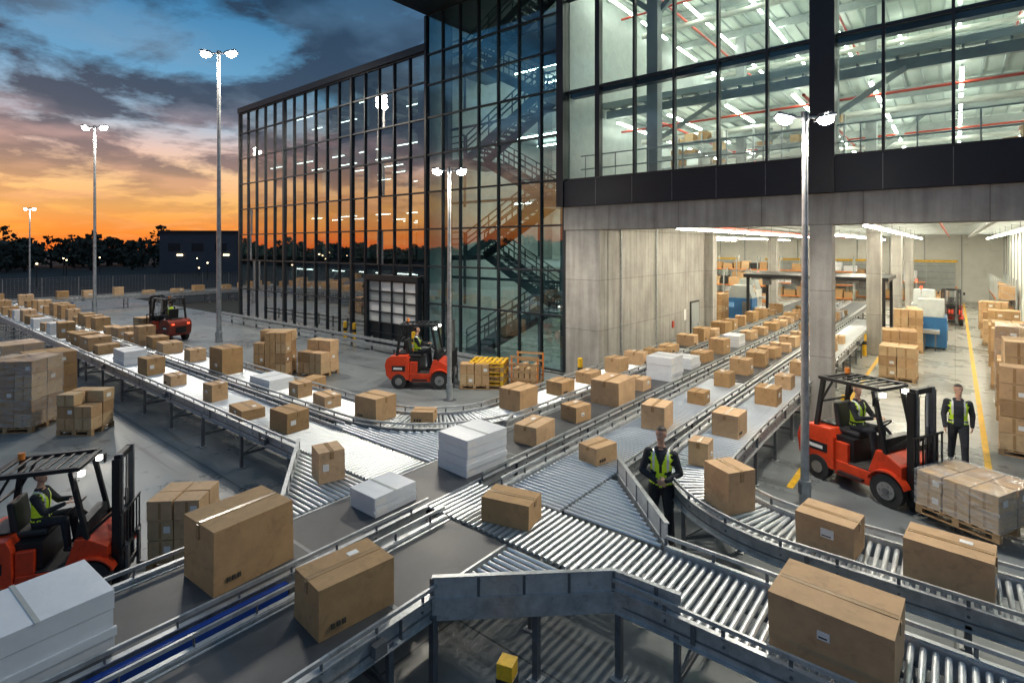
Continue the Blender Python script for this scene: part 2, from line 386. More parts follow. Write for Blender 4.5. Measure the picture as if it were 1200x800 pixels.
b.box(-24.2,3.2,62,62.3,0,6.2,'white'); b.box(-24.3,-24,27,62,0,6.2,'white'); b.box(-24,T1,27.1,27.3,0,6.2,'white')
b.box(3.2,3.4,24,62,0,6.2,'white'); b.box(3.4,14,24,24.2,0,6.2,'white'); b.box(14,14.2,FB,24,0,6.2,'conc')
for i in range(15):
    y=25+i*2.6; b.box(3.14,3.199,y,y+.08,0,6.19,'steel')
for i in range(10): x=-23+i*2.6; b.box(x,x+.08,61.93,61.99,0,6.19,'steel')
for y in [18.5+i*3.1 for i in range(14)]:
    b.box(-9.7 if y<27.5 else -23.9,3.15 if y>24 else 13.9,y,y+.22,5.75,6.199,'steel')
for x in (-12,-5.1,.9): b.cyl((x,28 if x<-9 else 18,5.6),(x,61,5.6),.1,'steel')
for x in (-7.9,-.4): b.cyl((x,18,5.62),(x,61,5.62),.04,'pipe')
for x,y0,y1 in ((-7.3,17.9,39),(-2.0,18.6,52),(1.9,19,55),(-12.5,29,58),(-17.5,29,58),(-5.0,30,60),(-21,29,58)):
    b.box(x-.06,x+.06,y0,y1,5.38,5.43,'strip'); b.box(x-.03,x+.03,y0,y1,5.435,5.5,'white')
    for y in range(int(y0)+1,int(y1),4): b.beam((x,y,5.5),(x,y,6.19),.015,.015,'black')
b.box(6,12,20,20.1,5.38,5.43,'strip')
for x in (-20,-14,-8,-1.5):
    b.box(x-1.5,x+1.5,61.8,61.92,0,3.4,'steel'); b.box(x-1.65,x+1.65,61.75,61.93,3.41,3.6,'yellow')
    for j in range(6): b.box(x-1.5,x+1.5,61.76,61.795,.3+j*.55,.33+j*.55,'galvd')
b.box(-9.74,-9.70,25.3,26.4,0,2.2,'black'); b.box(-9.695,-9.68,25.38,26.32,.02,2.12,'steel'); b.box(-9.67,-9.64,26.15,26.25,1.0,1.1,'galv')
b.box(-9.74,-9.72,24.5,24.8,1.4,1.9,'label'); b.box(-9.74,-9.71,23.2,23.4,1.2,1.5,'pipe')
for y in (18.4,21.5): b.cyl((-9.7,y,0),(-9.7,y,5.7),.03,'galv',n=8)
b.obj('hall_interior',bld)

# upper hall
facade('upper_facade',T1+0.0,14.0,FB-.0,[7.26,10.5,13.9,15.4],18,'glass3',thick=(1,6,12,18),mw=.07,md=.2)
b=B()
b.box(T1,14.1,FB-.22,FB+.55,6.265,7.22,'band')
for i in range(19): x=T1+i*(14-T1)/18; b.box(x-.008,x+.008,FB-.226,FB-.219,6.28,7.2,'galvd')
b.box(-3.1,-2.5,FB-.3,FB+.2,6.26,15.4,'frame'); b.box(-11.5,-11.2,FB-.28,FB+.25,6.27,15.4,'frame')
b.box(T0-.1,14.3,13.9,62.4,15.5,16.1,'frame')
b.box(T1,14,FB+.55,62,6.95,7.2,'slab'); b.box(T1,14,FB+.2,FB+.5,10.35,10.65,'frame')
b.obj('spandrel_and_roof',bld)
b=B()
b.box(T1+.1,13.9,FB+2.5,61.9,10.4,10.62,'ceil'); b.box(T1+.1,13.9,FB+.3,61.9,15.2,15.45,'ceil')
b.box(T1,14,61.9,62.2,7.2,15.4,'white'); b.box(14,14.2,FB,62,6.3,15.4,'white'); b.box(T1-.1,T1+.08,FB+.15,62,6.95,15.4,'steel')
for zc in (10.4,15.2):
    for i in range(50):
        x=T1+.4+i*.5; b.box(x,x+.06,FB+2.6,61.5,zc-.08,zc-.001,'steel')
    for i in range(12):
        y=FB+2.7+i*3.6; b.box(T1+.2,13.8,y,y+.2,zc-.4,zc-.085,'steel')
    for i in range(12):
        x=-10.6+i*2.15
        y=FB+1.2 if zc>12 else FB+2.8
        while y<58:
            L=U(2.4,3.4)
            if R()<.92:
                b.box(x-.05,x+.05,y,y+L,zc-.62,zc-.57,'strip2'); b.box(x-.02,x+.02,y,y+L,zc-.565,zc-.5,'white')
            y+=L+U(.6,1.4)
    for x in (-9,-3.8,2.1,7.5): b.cyl((x,FB+2.6,zc-.7),(x,60,zc-.7),.05,'pipe')
    for y in (FB+4,FB+12): b.cyl((T1+.2,y,zc-.72),(13.8,y,zc-.72),.045,'pipe'); b.cyl((T1+.2,y+2,zc-.85),(13.8,y+2,zc-.85),.12,'white')
for x in (-8.2,-2.8,2.7,8.2):
    for y in (FB+1,FB+11,FB+22,FB+33): b.box(x-.2,x+.2,y-.2,y+.2,7.2,15.2,'slab')
    b.beam((x,FB+1.2,13.0),(x+2.4,FB+1.2,15.1),.18,.18,'steel'); b.beam((x,FB+1.2,13.0),(x-2.4,FB+1.2,15.1),.18,.18,'steel')
    b.beam((x,FB+1.3,8.6),(x+1.9,FB+3,10.3),.16,.16,'steel'); b.beam((x,FB+11,8.6),(x+1.9,FB+11,10.3),.16,.16,'steel')
for i in range(34):
    x=U(1,13); y=U(FB+1.5,FB+9); h=U(.5,1.2); b.box(x,x+U(.5,1.0),y,y+.8,7.2,7.2+h,random.choice(['kraft3','kraft','kraft']))
for x0 in (-10,-6,2,6):
    for j in range(4):
        b.box(x0,x0+3,FB+5,FB+5.8,7.6+j*.5,7.63+j*.5,'galv')
        for q in range(5):
            if R()<.7: b.box(x0+.1+q*.58,x0+.1+q*.58+U(.3,.5),FB+5.1,FB+5.6,7.631+j*.5,7.631+j*.5+U(.15,.38),random.choice(['kraft','kraft3','white']))
    for q in (0,1,2,3): b.box(x0+q-.03,x0+q+.03,FB+5,FB+5.05,7.2,9.4,'galv')
for h in (7.7,8.2): b.beam((T1+.3,FB+.6,h),(13.8,FB+.6,h),.04,.04,'steel')
for i in range(20): x=T1+.5+i*1.25; b.beam((x,FB+.6,7.2),(x,FB+.6,8.2),.035,.035,'steel')
b.obj('upper_hall_interior',bld)

# ------------------------------------------------------------------ conveyors
ZT=.97
def resample(pts,pitch):
    out=[];acc=0
    for i in range(len(pts)-1):
        p=Vector(pts[i]);q=Vector(pts[i+1]);L=(q-p).length; d=(q-p)/L
        t=pitch-acc if acc>0 else 0
        while t<L: out.append(((p+d*t),d)); t+=pitch
        acc=L-(t-pitch)
    return out
def support(b,p,d,hw,z=.8):
    n=Vector((-d.y,d.x)); 
    for sgn in (-1,1):
        q=p+n*(sgn*(hw+.0)); b.beam((q.x,q.y,.02),(q.x,q.y,z),.06,.06,'galvd'); b.beam((q.x,q.y,.006),(q.x,q.y,.02),.14,.14,'galv')
        b.beam((q.x,q.y,z-.05),(q.x+d.x*.22,q.y+d.y*.22,z+.02),.04,.03,'galv'); 
    a=p-n*hw;c=p+n*hw
    b.beam((a.x,a.y,.3),(c.x,c.y,.3),.05,.05,'galvd'); b.beam((a.x,a.y,z-.08),(c.x,c.y,z-.08),.05,.08,'galv')
    b.beam((a.x,a.y,.3),(c.x,c.y,z-.1),.025,.025,'galvd')
def rail(b,pts,off,near=True,guard=True,side=1):
    b.sweep(pts,off,.03,.76,1.0,'galv')
    b.sweep(pts,off+side*.028,.055,1.001,1.013,'sheet'); b.sweep(pts,off+side*.028,.055,.748,.759,'galv')
    b.sweep(pts,off+side*.024,.012,.83,.845,'galvd')
    if guard:
        b.sweep(pts,off+side*.05,.03,1.09,1.13,'galv'); 
    if near:
        for k,(p,d) in enumerate(resample(pts,.6)):
            n=Vector((-d.y,d.x)); q=p+n*(off+side*.035)
            if guard: b.beam((q.x,q.y,.98),(q.x,q.y,1.1),.035,.012,'galvd')
            b.cyl((q.x-n.x*side*.012,q.y-n.y*side*.012,.9),(q.x,q.y,.9),.016,'galvd',n=6,smooth=False)
            if k%4==1: b.beam((q.x+d.x*.3,q.y+d.y*.3,.79),(q.x+d.x*.3,q.y+d.y*.3,.99),.05,.008,'galvd')
            if k%9==4:
                s=p+n*(off+side*.075); b.beam((s.x-d.x*.07,s.y-d.y*.07,.88),(s.x+d.x*.07,s.y+d.y*.07,.88),.08,.12,'galvd')
def rollers(b,pts,hw,pitch,n=10):
    for p,d in resample(pts,pitch):
        nn=Vector((-d.y,d.x)); a=p-nn*(hw-.02);c=p+nn*(hw-.02)
        b.cyl((a.x,a.y,ZT-.03),(c.x,c.y,ZT-.03),.03,'roller',n=n)
def conveyor(name,pts,hw,kind,left=None,right=None,pitch=.1,legs=2.0,near=True,guard=True,spine=None,legskip=None,rn=10):
    b=B(); pts=[Vector(p) for p in pts]
    L=[pts] if left is None else [[Vector(p) for p in q] for q in left]
    Rr=[pts] if right is None else [[Vector(p) for p in q] for q in right]
    for q in L: rail(b,q,hw+.015,near,guard,1)
    for q in Rr: rail(b,q,-hw-.015,near,guard,-1)
    if kind=='belt':
        b.sweep(pts,0,hw*2-.1,ZT-.03,ZT,'belt'); b.sweep(pts,hw-.035,.03,.9,ZT+.008,'sheet'); b.sweep(pts,-hw+.035,.03,.9,ZT+.008,'sheet')
        b.sweep(pts,0,hw*2-.14,.72,.735,'belt')
        for p,d in resample(pts,.5):
            nn=Vector((-d.y,d.x)); a=p-nn*(hw-.02);c=p+nn*(hw-.02); b.cyl((a.x,a.y,.77),(c.x,c.y,.77),.03,'roller',n=8)
        if near:
            for p,d in resample(pts,4.1):
                nn=Vector((-d.y,d.x)); a=p-nn*(hw-.06);c=p+nn*(hw-.06); b.beam((a.x,a.y,ZT+.0005),(c.x,c.y,ZT+.0005),.05,.003,'galvd')
    else: rollers(b,pts,hw,pitch,rn)
    for p,d in resample(pts,legs):
        if legskip and any(x0<p.x<x1 and y0<p.y<y1 for x0,x1,y0,y1 in legskip): continue
        support(b,p,d,hw)
    if spine:
        b.sweep([Vector(q) for q in spine[0]],spine[1],.07,.76,.97,spine[2]); b.sweep([Vector(q) for q in spine[0]],spine[1],.05,.56,.68,spine[2])
    if near: b.sweep(pts,hw-.1,.06,.66,.69,'galvd')
    for p,d in resample(pts,6.3):
        n=Vector((-d.y,d.x)); q=p+n*.1
        b.cyl((q.x-d.x*.2,q.y-d.y*.2,.6),(q.x+d.x*.15,q.y+d.y*.15,.6),.08,'blue',n=14)
        b.cyl((q.x-d.x*.3,q.y-d.y*.3,.6),(q.x-d.x*.2,q.y-d.y*.2,.6),.07,'black',n=14)
        b.box(q.x-.09,q.x+.09,q.y-.09,q.y+.09,.67,.715,'galvd')
    return b.obj(name)
skip=[(-7.4,-4.2,4.6,7.4)]
conveyor('roller_conveyor',[(-49,6),(-24,6)],.55,'roller',pitch=.13,near=False,rn=8)
conveyor('roller_conveyor',[(-24,6),(-7.27,6)],.55,'roller',left=[[(-24,6),(-9.9,6)]],right=[[(-24,6),(-9.6,6)]],pitch=.09,legskip=skip)
conveyor('roller_conveyor',[(-6.03,6),(8,6)],.55,'roller',left=[[(-2.85,6),(8,6)]],right=[[(-2.95,6),(8,6)]],pitch=.095,legskip=skip,legs=1.9)
arcE=[(-10.5+2.4*math.sin(t*math.pi/2/14),9.9-2.4*math.cos(t*math.pi/2/14)) for t in range(15)]
conveyor('roller_conveyor',[(-49,7.5),(-24,7.5)],.5,'roller',pitch=.13,near=False,rn=8)
conveyor('curved_roller_conveyor',[(-24,7.5)]+arcE+[(-8.1,20)],.5,'roller',pitch=.09)
conveyor('belt_conveyor',[(-8.1,20.2),(-8.1,44)],.5,'belt',near=False)
conveyor('belt_conveyor',[(-6.65,-4.5),(-6.65,44)],.6,'belt',left=[[(-6.65,-4.5),(-6.65,3.85)],[(-6.65,8.75),(-6.65,44)]],right=[[(-6.65,-4.5),(-6.65,5.4)],[(-6.65,6.6),(-6.65,44)]],spine=([(-6.65,-4.5),(-6.65,3.2)],-.72,'blue'),legskip=[(-8,-5,5.2,6.8)])
conveyor('belt_conveyor',[(-5,-4.5),(-5,5.38)],.55,'belt',right=[[(-5,-4.5),(-5,4.1)]])
conveyor('roller_conveyor',[(-5,6.62),(-5,16)],.55,'roller',right=[[(-5,8.25),(-5,16)]],pitch=.095)
conveyor('belt_conveyor',[(-5,16.05),(-5,44)],.55,'belt',near=False)
arcC=[(-1.55-2.0*math.cos(t*math.pi/2/16),10.0-2.0*math.sin(t*math.pi/2/16)) for t in range(17)]
conveyor('curved_roller_conveyor',[(-3.6,34)]+[(-3.6,12)]+[(-3.55,10.0)]+arcC[1:]+[(9,8.0)],.47,'roller',pitch=.095,legs=1.6)
conveyor('roller_conveyor',[(-50.5,-2),(-50.5,24)],.5,'roller',pitch=.25,near=False,rn=6)
def deck(name,rl,guards,legs):
    b=B()
    for (x0,y0),(x1,y1) in rl:
        if math.hypot(x1-x0,y1-y0)>.08: b.cyl((x0,y0,ZT-.03),(x1,y1,ZT-.03),.03,'roller',n=10)
    for pts,z0,z1 in guards:
        P=[Vector(p) for p in pts]
        b.sweep(P,0,.02,z0,z1,'sheet'); b.sweep(P,0,.06,z1,z1+.014,'galv')
        b.sweep(P,0,.05,.74,z0-.001,'galv')
        for p,d in resample(P,.5):
            b.beam((p.x,p.y,z0),(p.x,p.y,z1-.01),.045,.03,'galvd')
    for x,y in legs: b.beam((x,y,.02),(x,y,.8),.07,.07,'galvd'); b.beam((x,y,.005),(x,y,.02),.16,.16,'galv')
    return b.obj(name)
rl=[];y=6.66
while y<8.7:
    r=8.85-(y-9.9)**2; x0=-10.5+(math.sqrt(r) if r>0 else 0)+.03
    rl.append(((x0,y),(-7.3,y))); y+=.095
deck('merge_conveyor_deck',rl,[([(-7.3,8.75),(-7.5,9.2)],.95,1.15)],[(-9.2,6.8),(-7.4,7.7)])
rl=[];y=5.36
while y>3.95:
    x0=-9.55+(5.4-y)/1.5*2.2; rl.append(((x0,y),(-7.3,y))); y-=.095
deck('merge_conveyor_deck',rl,[([(-9.6,5.42),(-7.33,3.85)],1.0,1.17)],[(-8.4,4.6),(-7.4,4.3)])
rl=[];y=6.66
while y<8.15:
    rl.append(((-4.42,y),(3.72-y,y))); y+=.095
deck('diverter_conveyor_deck',rl,[([(-4.4,8.25),(-2.87,6.68)],.98,1.24)],[(-3.6,7.4),(-2.95,6.75)])
rl=[];y=5.36
while y>4.2:
    rl.append(((-4.42,y),(-4.4+(y-4.1)/1.35*1.4,y))); y-=.095
deck('diverter_conveyor_deck',rl,[([(-4.42,4.05),(-2.95,5.42),(-2.2,5.47)],.98,1.2)],[(-4.4,4.05),(-3.6,4.85),(-2.9,5.45)])

# ------------------------------------------------------------------ cartons
def carton(name,l,w,h,x,y,rot=0,z=ZT):
    b=B(); b.box(-l/2,l/2,-w/2,w/2,0,h,'kraft')
    vv=[];
    for p in b.v: vv.append((p[0]*(1+U(-.018,.018)),p[1]*(1+U(-.018,.018)),p[2]*(1+U(-.015,.0))))
    b.v=vv
    e=.0015
    b.box(-l/2+.012,l/2-.012,-.03,.03,h-.012,h+e,'tape'); b.box(-l/2-.011,-l/2+.004,-.03,.03,h*.74,h-.018,'tape'); b.box(l/2-.004,l/2+.011,-.03,.03,h*.74,h-.018,'tape')
    t=R()
    if t<.3:
        lx=U(-l*.3,l*.15); lz=h*U(.25,.55); lw=U(.08,.16)
        b.box(lx,lx+min(lw,l*.22),-w/2-.012,-w/2+.002,lz,lz+min(lw*.7,h*.28),'label')
        b.box(lx+.012,lx+min(lw*.8,l*.18),-w/2-.0132,-w/2-.0122,lz+.015,lz+.03,'ink')
    elif t<.5:
        b.box(l/2-.002,l/2+.012,-w*.35,-w*.12,h*.38,h*.6,'label')
    elif t<.75:
        for q in range(3): b.box(-l*.35+q*.06,-l*.35+q*.06+.035,-w/2-.012,-w/2+.002,h*.15,h*.15+.05,'ink')
    if R()<.25: b.box(l*.1,l*.1+.12,.07,.15,h-.006,h+.0016,'label')
    b.box(-l/2+.012,l/2-.012,.0315,.0345,h-.001,h+.0012,'ink')
    return b.obj(name,None,(x,y,z),rot,bevel=.007)
def wrapped(name,l,w,h,x,y,rot,layers=3,z=ZT):
    b=B()
    for i in range(layers):
        j=U(-.012,.012); b.box(-l/2+j,l/2+j,-w/2-j,w/2-j,h*i/layers+.003,h*(i+1)/layers-.003,'wrap')
        b.box(-l/2+j+.02,-l/2+j+.2,-w/2-j-.003,-w/2-j,h*i/layers+.03,h*(i+1)/layers-.03,'label')
    b.box(-l/2-.014,l/2+.014,-w/2-.014,-w/2+.02,h*.2,h*.35,'wrap'); b.box(-.02,.02,-w/2-.016,w/2+.016,h,h+.003,'steel')
    return b.obj(name,None,(x,y,z),rot,bevel=.025)
H=math.pi/2
bx=[(-6.65,3.0,.95,.72,.72,H+.06),(-5.0,3.35,.85,.55,.5,H-.1),(-4.85,5.95,.72,.46,.34,.25),(-8.1,5.1,.45,.42,.5,-.3),
(-10.9,5.95,.65,.5,.42,.05),(-12.5,5.8,.8,.5,.22,-.1),(-14.4,5.9,.42,.4,.42,.1),(-16.9,5.85,.55,.4,.28,0),(-17.3,7.4,.8,.62,.78,.05),
(-18.9,5.9,.62,.5,.5,.1),(-11.8,7.4,.62,.42,.28,-.1),(-10.1,7.55,.68,.6,.52,.1),(-9.1,8.1,.5,.4,.24,.6),(-8.1,10.2,.7,.62,.5,H),
(-6.5,8.7,.72,.52,.36,H+.1),(-6.55,10.3,.5,.45,.34,H-.15),(-8.05,11.9,.6,.5,.34,H),(-6.6,12.1,.95,.75,.58,H+.05),
(-4.95,11.0,.62,.5,.5,H+.12),(-5.0,8.6,.55,.42,.3,H-.2),(-4.9,13.3,.45,.4,.3,H),(-4.95,15.4,.5,.42,.38,H),
(-3.6,11.5,.6,.52,.46,H),(-3.5,9.6,.36,.34,.42,H+.1),(-2.6,8.3,.52,.48,.6,-.55),(-1.25,8.0,.66,.5,.42,-.12),(-.05,8.0,.8,.52,.46,-.08),
(-.88,5.97,1.0,.74,.52,-.04),(-3.55,14.3,.5,.5,.42,H),(-3.6,16.2,.5,.4,.35,H),(-3.6,18.2,.6,.5,.4,H),(-3.6,21,.55,.45,.4,H),(-3.6,23,.5,.45,.5,H),(-3.6,25,.5,.4,.3,H),
(-8.1,13.4,.6,.5,.3,H),(-6.65,13.6,.5,.5,.3,H),(-19.9,7.5,.5,.5,.4,0),(-13.1,7.45,.45,.4,.35,0),(2.1,7.95,.6,.5,.4,0)]
for x,y,l,w,h,r in bx: carton('cardboard_box',l,w,h,x,y,r)
wrapped('shrink_wrapped_package',1.15,.85,.55,-6.65,1.05,H+.05,3)
wrapped('shrink_wrapped_package',.75,.6,.28,-6.65,5.1,H,2)
wrapped('shrink_wrapped_package',.95,.74,.62,-6.6,7.0,H-.06,4)
wrapped('shrink_wrapped_package',.85,.75,.66,-6.6,15.2,H,3)
wrapped('shrink_wrapped_package',1.0,.7,.3,-14.5,7.4,.04,2)
wrapped('shrink_wrapped_package',1.1,.65,.45,-21.2,6.0,0,2)
for la,st,hw in ((-6.65,17,.6),(-8.1,15,.5),(-5,17.2,.55)):
    y=st
    while y<36:
        l=U(.4,.8)
        if R()<.07: wrapped('shrink_wrapped_package',l+.2,.6,U(.3,.5),la,y,H,2)
        else: carton('cardboard_box',l,U(.4,.7),U(.25,.55),la+U(-.05,.05),y,H+U(-.12,.12))
        y+=U(1.1,2.0)
for la,st in ((6.0,-47),(7.5,-47)):
    x=st
    while x<-22.3 if la==6 else x<-20.8:
        l=U(.45,.95)
        if R()<.07: wrapped('shrink_wrapped_package',l+.2,.7,U(.3,.55),x,la,0,2)
        else: carton('cardboard_box',l,U(.45,.75),U(.3,.75),x,la+U(-.05,.05),U(-.14,.14))
        x+=U(1.1,1.8)
y=-1
while y<23:
    carton('cardboard_box',U(.5,.9),.6,U(.3,.7),-50.5,y,H); y+=U(1.3,2.6)

def pallet_mesh(b,w,d,z=0,k='wood'):
    for i in range(7):
        x=-w/2+i*(w-.1)/6; b.box(x,x+.1,-d/2,d/2,z+.122,z+.144,k)
    for y in (-d/2,-.05,d/2-.1):
        b.box(-w/2,w/2,y,y+.1,z+.1,z+.121,k); b.box(-w/2,w/2,y,y+.1,z,z+.02,k)
        for x in (-w/2,-.05,w/2-.1): b.box(x,x+.1,y,y+.1,z+.021,z+.099,k)
def pallet(name,x,y,rot,w=1.2,d=1.0,lay=4,nx=3,ny=2,bh=.35,z=0,drop=.15,wrap=False):
    b=B(); pallet_mesh(b,w,d)
    for k in range(lay):
        for i in range(nx):
            for j in range(ny):
                if k==lay-1 and R()<drop: continue
                cw=w/nx;cd=d/ny; x0=-w/2+i*cw+U(.004,.02); y0=-d/2+j*cd+U(.004,.02); z0=.146+k*bh
                b.box(x0,x0+cw-U(.015,.03),y0,y0+cd-U(.015,.03),z0+.001,z0+bh-U(.003,.012),random.choice(['kraft2','kraft3','kraft','kraft'] if not wrap else ['kraft2','kraft3','kraft3','kraft']))
                if j==0: b.box(x0+cw*.42,x0+cw*.52,y0-.002,y0-.0005,z0+.02,z0+bh-.03,'tape')
                if j==0 and R()<.3: b.box(x0+cw*.6,x0+cw*.85,y0-.002,y0-.0005,z0+.1,z0+.2,'label')
                if i==nx-1 and R()<.3: b.box(x0+cw-.014,x0+cw-.010,y0+.1,y0+.25,z0+.1,z0+.2,'label')
    if wrap:
        b.box(-w/2-.014,w/2+.014,-d/2-.014,d/2+.014,.16,.146+lay*bh+.012,'film')
    return b.obj(name,None,(x,y,z),rot,bevel=.006)
def film():
    m=bpy.data.materials.new('stretch_film'); m.use_nodes=True; nt=m.node_tree; nt.nodes.clear()
    o=nd(nt,'ShaderNodeOutputMaterial'); t=nd(nt,'ShaderNodeBsdfTransparent'); g=nd(nt,'ShaderNodeBsdfPrincipled'); g.inputs['Roughness'].default_value=.2; g.inputs['Base Color'].default_value=(.7,.72,.74,1)
    tc=nd(nt,'ShaderNodeTexCoord'); mp=nd(nt,'ShaderNodeMapping'); mp.inputs['Scale'].default_value=(1.5,1.5,6); nt.links.new(tc.outputs['Object'],mp.inputs[0])
    n=nd(nt,'ShaderNodeTexNoise'); n.inputs['Scale'].default_value=3; nt.links.new(mp.outputs[0],n.inputs['Vector'])
    b=nd(nt,'ShaderNodeBump'); b.inputs['Strength'].default_value=.7; b.inputs['Distance'].default_value=.04; nt.links.new(n.outputs['Fac'],b.inputs['Height']); nt.links.new(b.outputs[0],g.inputs['Normal'])
    f=math_(nt,'MULTIPLY_ADD',n.outputs['Fac'],.8,-.18,clamp=True)
    mx=nd(nt,'ShaderNodeMixShader'); nt.links.new(f,mx.inputs[0]); nt.links.new(t.outputs[0],mx.inputs[1]); nt.links.new(g.outputs[0],mx.inputs[2]); nt.links.new(mx.outputs[0],o.inputs[0]); return m
M['film']=film()
C39=math.radians(39)
pallet('pallet_of_boxes',-19.3,3.0,C39+.1,1.3,1.1,5,3,2,.34,wrap=True)
pallet('pallet_of_boxes',-21.7,4.0,.1,1.2,1.1,4,3,2,.36)
pallet('pallet_of_boxes',-24.5,3.7,.1,1.2,1.1,4,2,2,.36,wrap=True)
pallet('pallet_of_boxes',-22.6,1.7,.5,1.2,1.0,4,3,2,.36)
pallet('pallet_of_boxes',-17.6,4.0,C39,.9,.8,3,2,2,.3)
pallet('pallet_of_boxes',-9.15,3.3,C39+.1,.75,.7,3,2,2,.29,z=.06,drop=0)
pallet('pallet_of_boxes',-19.7,10.2,C39,1.2,1.0,4,3,2,.38,drop=.4)
pallet('pallet_of_boxes',-18.6,11.3,.3,1.1,1.0,3,2,2,.38,drop=.3)
pallet('pallet_of_boxes',-16.9,9.7,.3,1.1,1.0,1,2,2,.3,drop=.2)
for i,(x,y,l) in enumerate([(1.35,17.4,5),(1.5,19.0,6),(1.45,20.6,4),(1.5,22.3,6),(2.8,18.5,6),(1.5,25,5),(1.6,27,5),(1.6,29.5,4)]):
    pallet('pallet_of_boxes',x,y,U(-.06,.06),1.1,1.1,l,2,2,.38,wrap=(i==3))
for x,y,l in ((-1.7,26,4),(-1.6,24.2,3),(-1.7,31,5),(-1.5,36,4),(-11.5,30,5),(-12.8,31,4),(-11.4,34,5),(-13,37,4),(-14.5,33,5),(-1.6,45,4),(-.9,50,4),(-12,42,5),(1.7,33,5),(1.6,35.5,4),(1.6,38,5),(1.6,42,4)):
    pallet('pallet_of_boxes',x,y,U(-.1,.1),1.1,1.0,l,2,2,.36)
b=B()
for k in range(6): pallet_mesh(b,1.2,1.0,z=k*.15,k='yellow' if k%2 else 'wood')
b.obj('pallet_stack',None,(-12.5,14.1,0),.5)
b=B()
pallet_mesh(b,1.0,.9,0)
for x in (-.48,.44):
    for y in (-.43,.39): b.box(x,x+.05,y,y+.05,.145,1.05,'orange')
for j in range(4):
    z=.22+j*.25
    for y in (-.445,.43): b.box(-.5,.5,y,y+.015,z,z+.08,'wood')
for k in range(4): b.box(-.4+k*.2,-.24+k*.2,-.35,.35,.15,.6+.1*(k%2),'kraft3')
b.obj('wooden_crate',None,(-11.6,15.1,0),.4)

def rack(name,x,y,rot,L=6,levels=3,lh=1.5,d=1.0):
    b=B()
    for i in range(int(L/2)+1):
        for yy in (-d/2,d/2-.08): b.box(-L/2+i*2-.04,-L/2+i*2+.04,yy,yy+.08,.0,levels*lh+.3,'steel')
        for q in range(levels*2): b.beam((-L/2+i*2,-d/2+.04,.3+q*lh/2),(-L/2+i*2,d/2-.04,.3+(q+1)*lh/2),.02,.03,'steel')
    for j in range(levels):
        z=.1+j*lh
        for yy in (-d/2,d/2-.06): b.box(-L/2+.05,L/2-.05,yy+.005,yy+.055,z,z+.1,'orange')
        b.box(-L/2+.05,L/2-.05,-d/2+.07,d/2-.07,z+.08,z+.1,'galv')
        xx=-L/2+.15
        while xx<L/2-.7:
            w=U(.5,1.0); h=U(.4,1.0)
            if R()<.8: b.box(xx,xx+w,-d/2+.08,d/2-.15,z+.102,z+.1+h,random.choice(['kraft','kraft2','kraft3','kraft','wrap','black']))
            xx+=w+U(.03,.2)
    b.obj(name,None,(x,y,0),rot)
rack('storage_rack',-20,36,0,8,2,1.2); rack('storage_rack',-20,42,0,8,2,1.3); rack('storage_rack',-18,50,0,12,2,1.3); rack('storage_rack',-14,57,0,14,3,1.2)
rack('storage_rack',-6,60.5,0,8,2); rack('storage_rack',2.55,52,H,10,2,1.2)
rack('storage_rack',-15.5,30.2,0,5,2)
def machine(name,x,y,rot,k='blue2',s=1):
    b=B()
    b.box(-.8,.8,-.6,.6,.1,1.5,k); b.prism([(-.8,1.501),(.8,1.501),(.5,2.3),(-.5,2.3)],-.5,.5,'steel'); b.box(-.7,-.3,-.64,-.601,.9,1.2,'screen')
    b.box(.2,.7,-.63,-.601,.3,1.3,'galvd'); b.box(-1.5,-.82,-.35,.35,.8,.95,'galv'); b.box(.82,1.5,-.35,.35,.8,.95,'galv')
    for xx in (-.7,.7):
        for yy in (-.5,.5): b.box(xx-.06,xx+.06,yy-.06,yy+.06,0,.1,'black')
    for xx in (-1.4,1.4): b.beam((xx,.2,0),(xx,.2,.8),.06,.06,'galvd'); b.beam((xx,-.2,0),(xx,-.2,.8),.06,.06,'galvd')
    b.cyl((.6,.4,2.0),(.6,.4,2.7),.03,'galv'); b.cyl((.6,.4,2.7),(.6,.4,2.85),.05,'tail')
    b.obj(name,None,(x,y,0),rot,bevel=.015)
machine('sorting_machine',-.9,33,H,'blue2'); machine('sorting_machine',-10.8,37,0,'blue2'); machine('sorting_machine',-12.6,45,0,'white'); machine('sorting_machine',-1.4,40,H,'steel')
b=B()
for x in (-9.0,-2.95+.25):
    for y in (32,36): b.box(x-.07,x+.07,y-.07,y+.07,0,3.1,'black')
b.box(-9.2,-2.5,31.8,36.2,3.1,3.28,'black')
for x in (-8.1,-6.65,-5,-3.55): b.box(x-.2,x+.2,32.2,32.5,2.7,3.09,'galvd')
b.box(-9.1,-2.6,32.9,33,2.95,3.05,'galv'); b.obj('scanner_gantry')

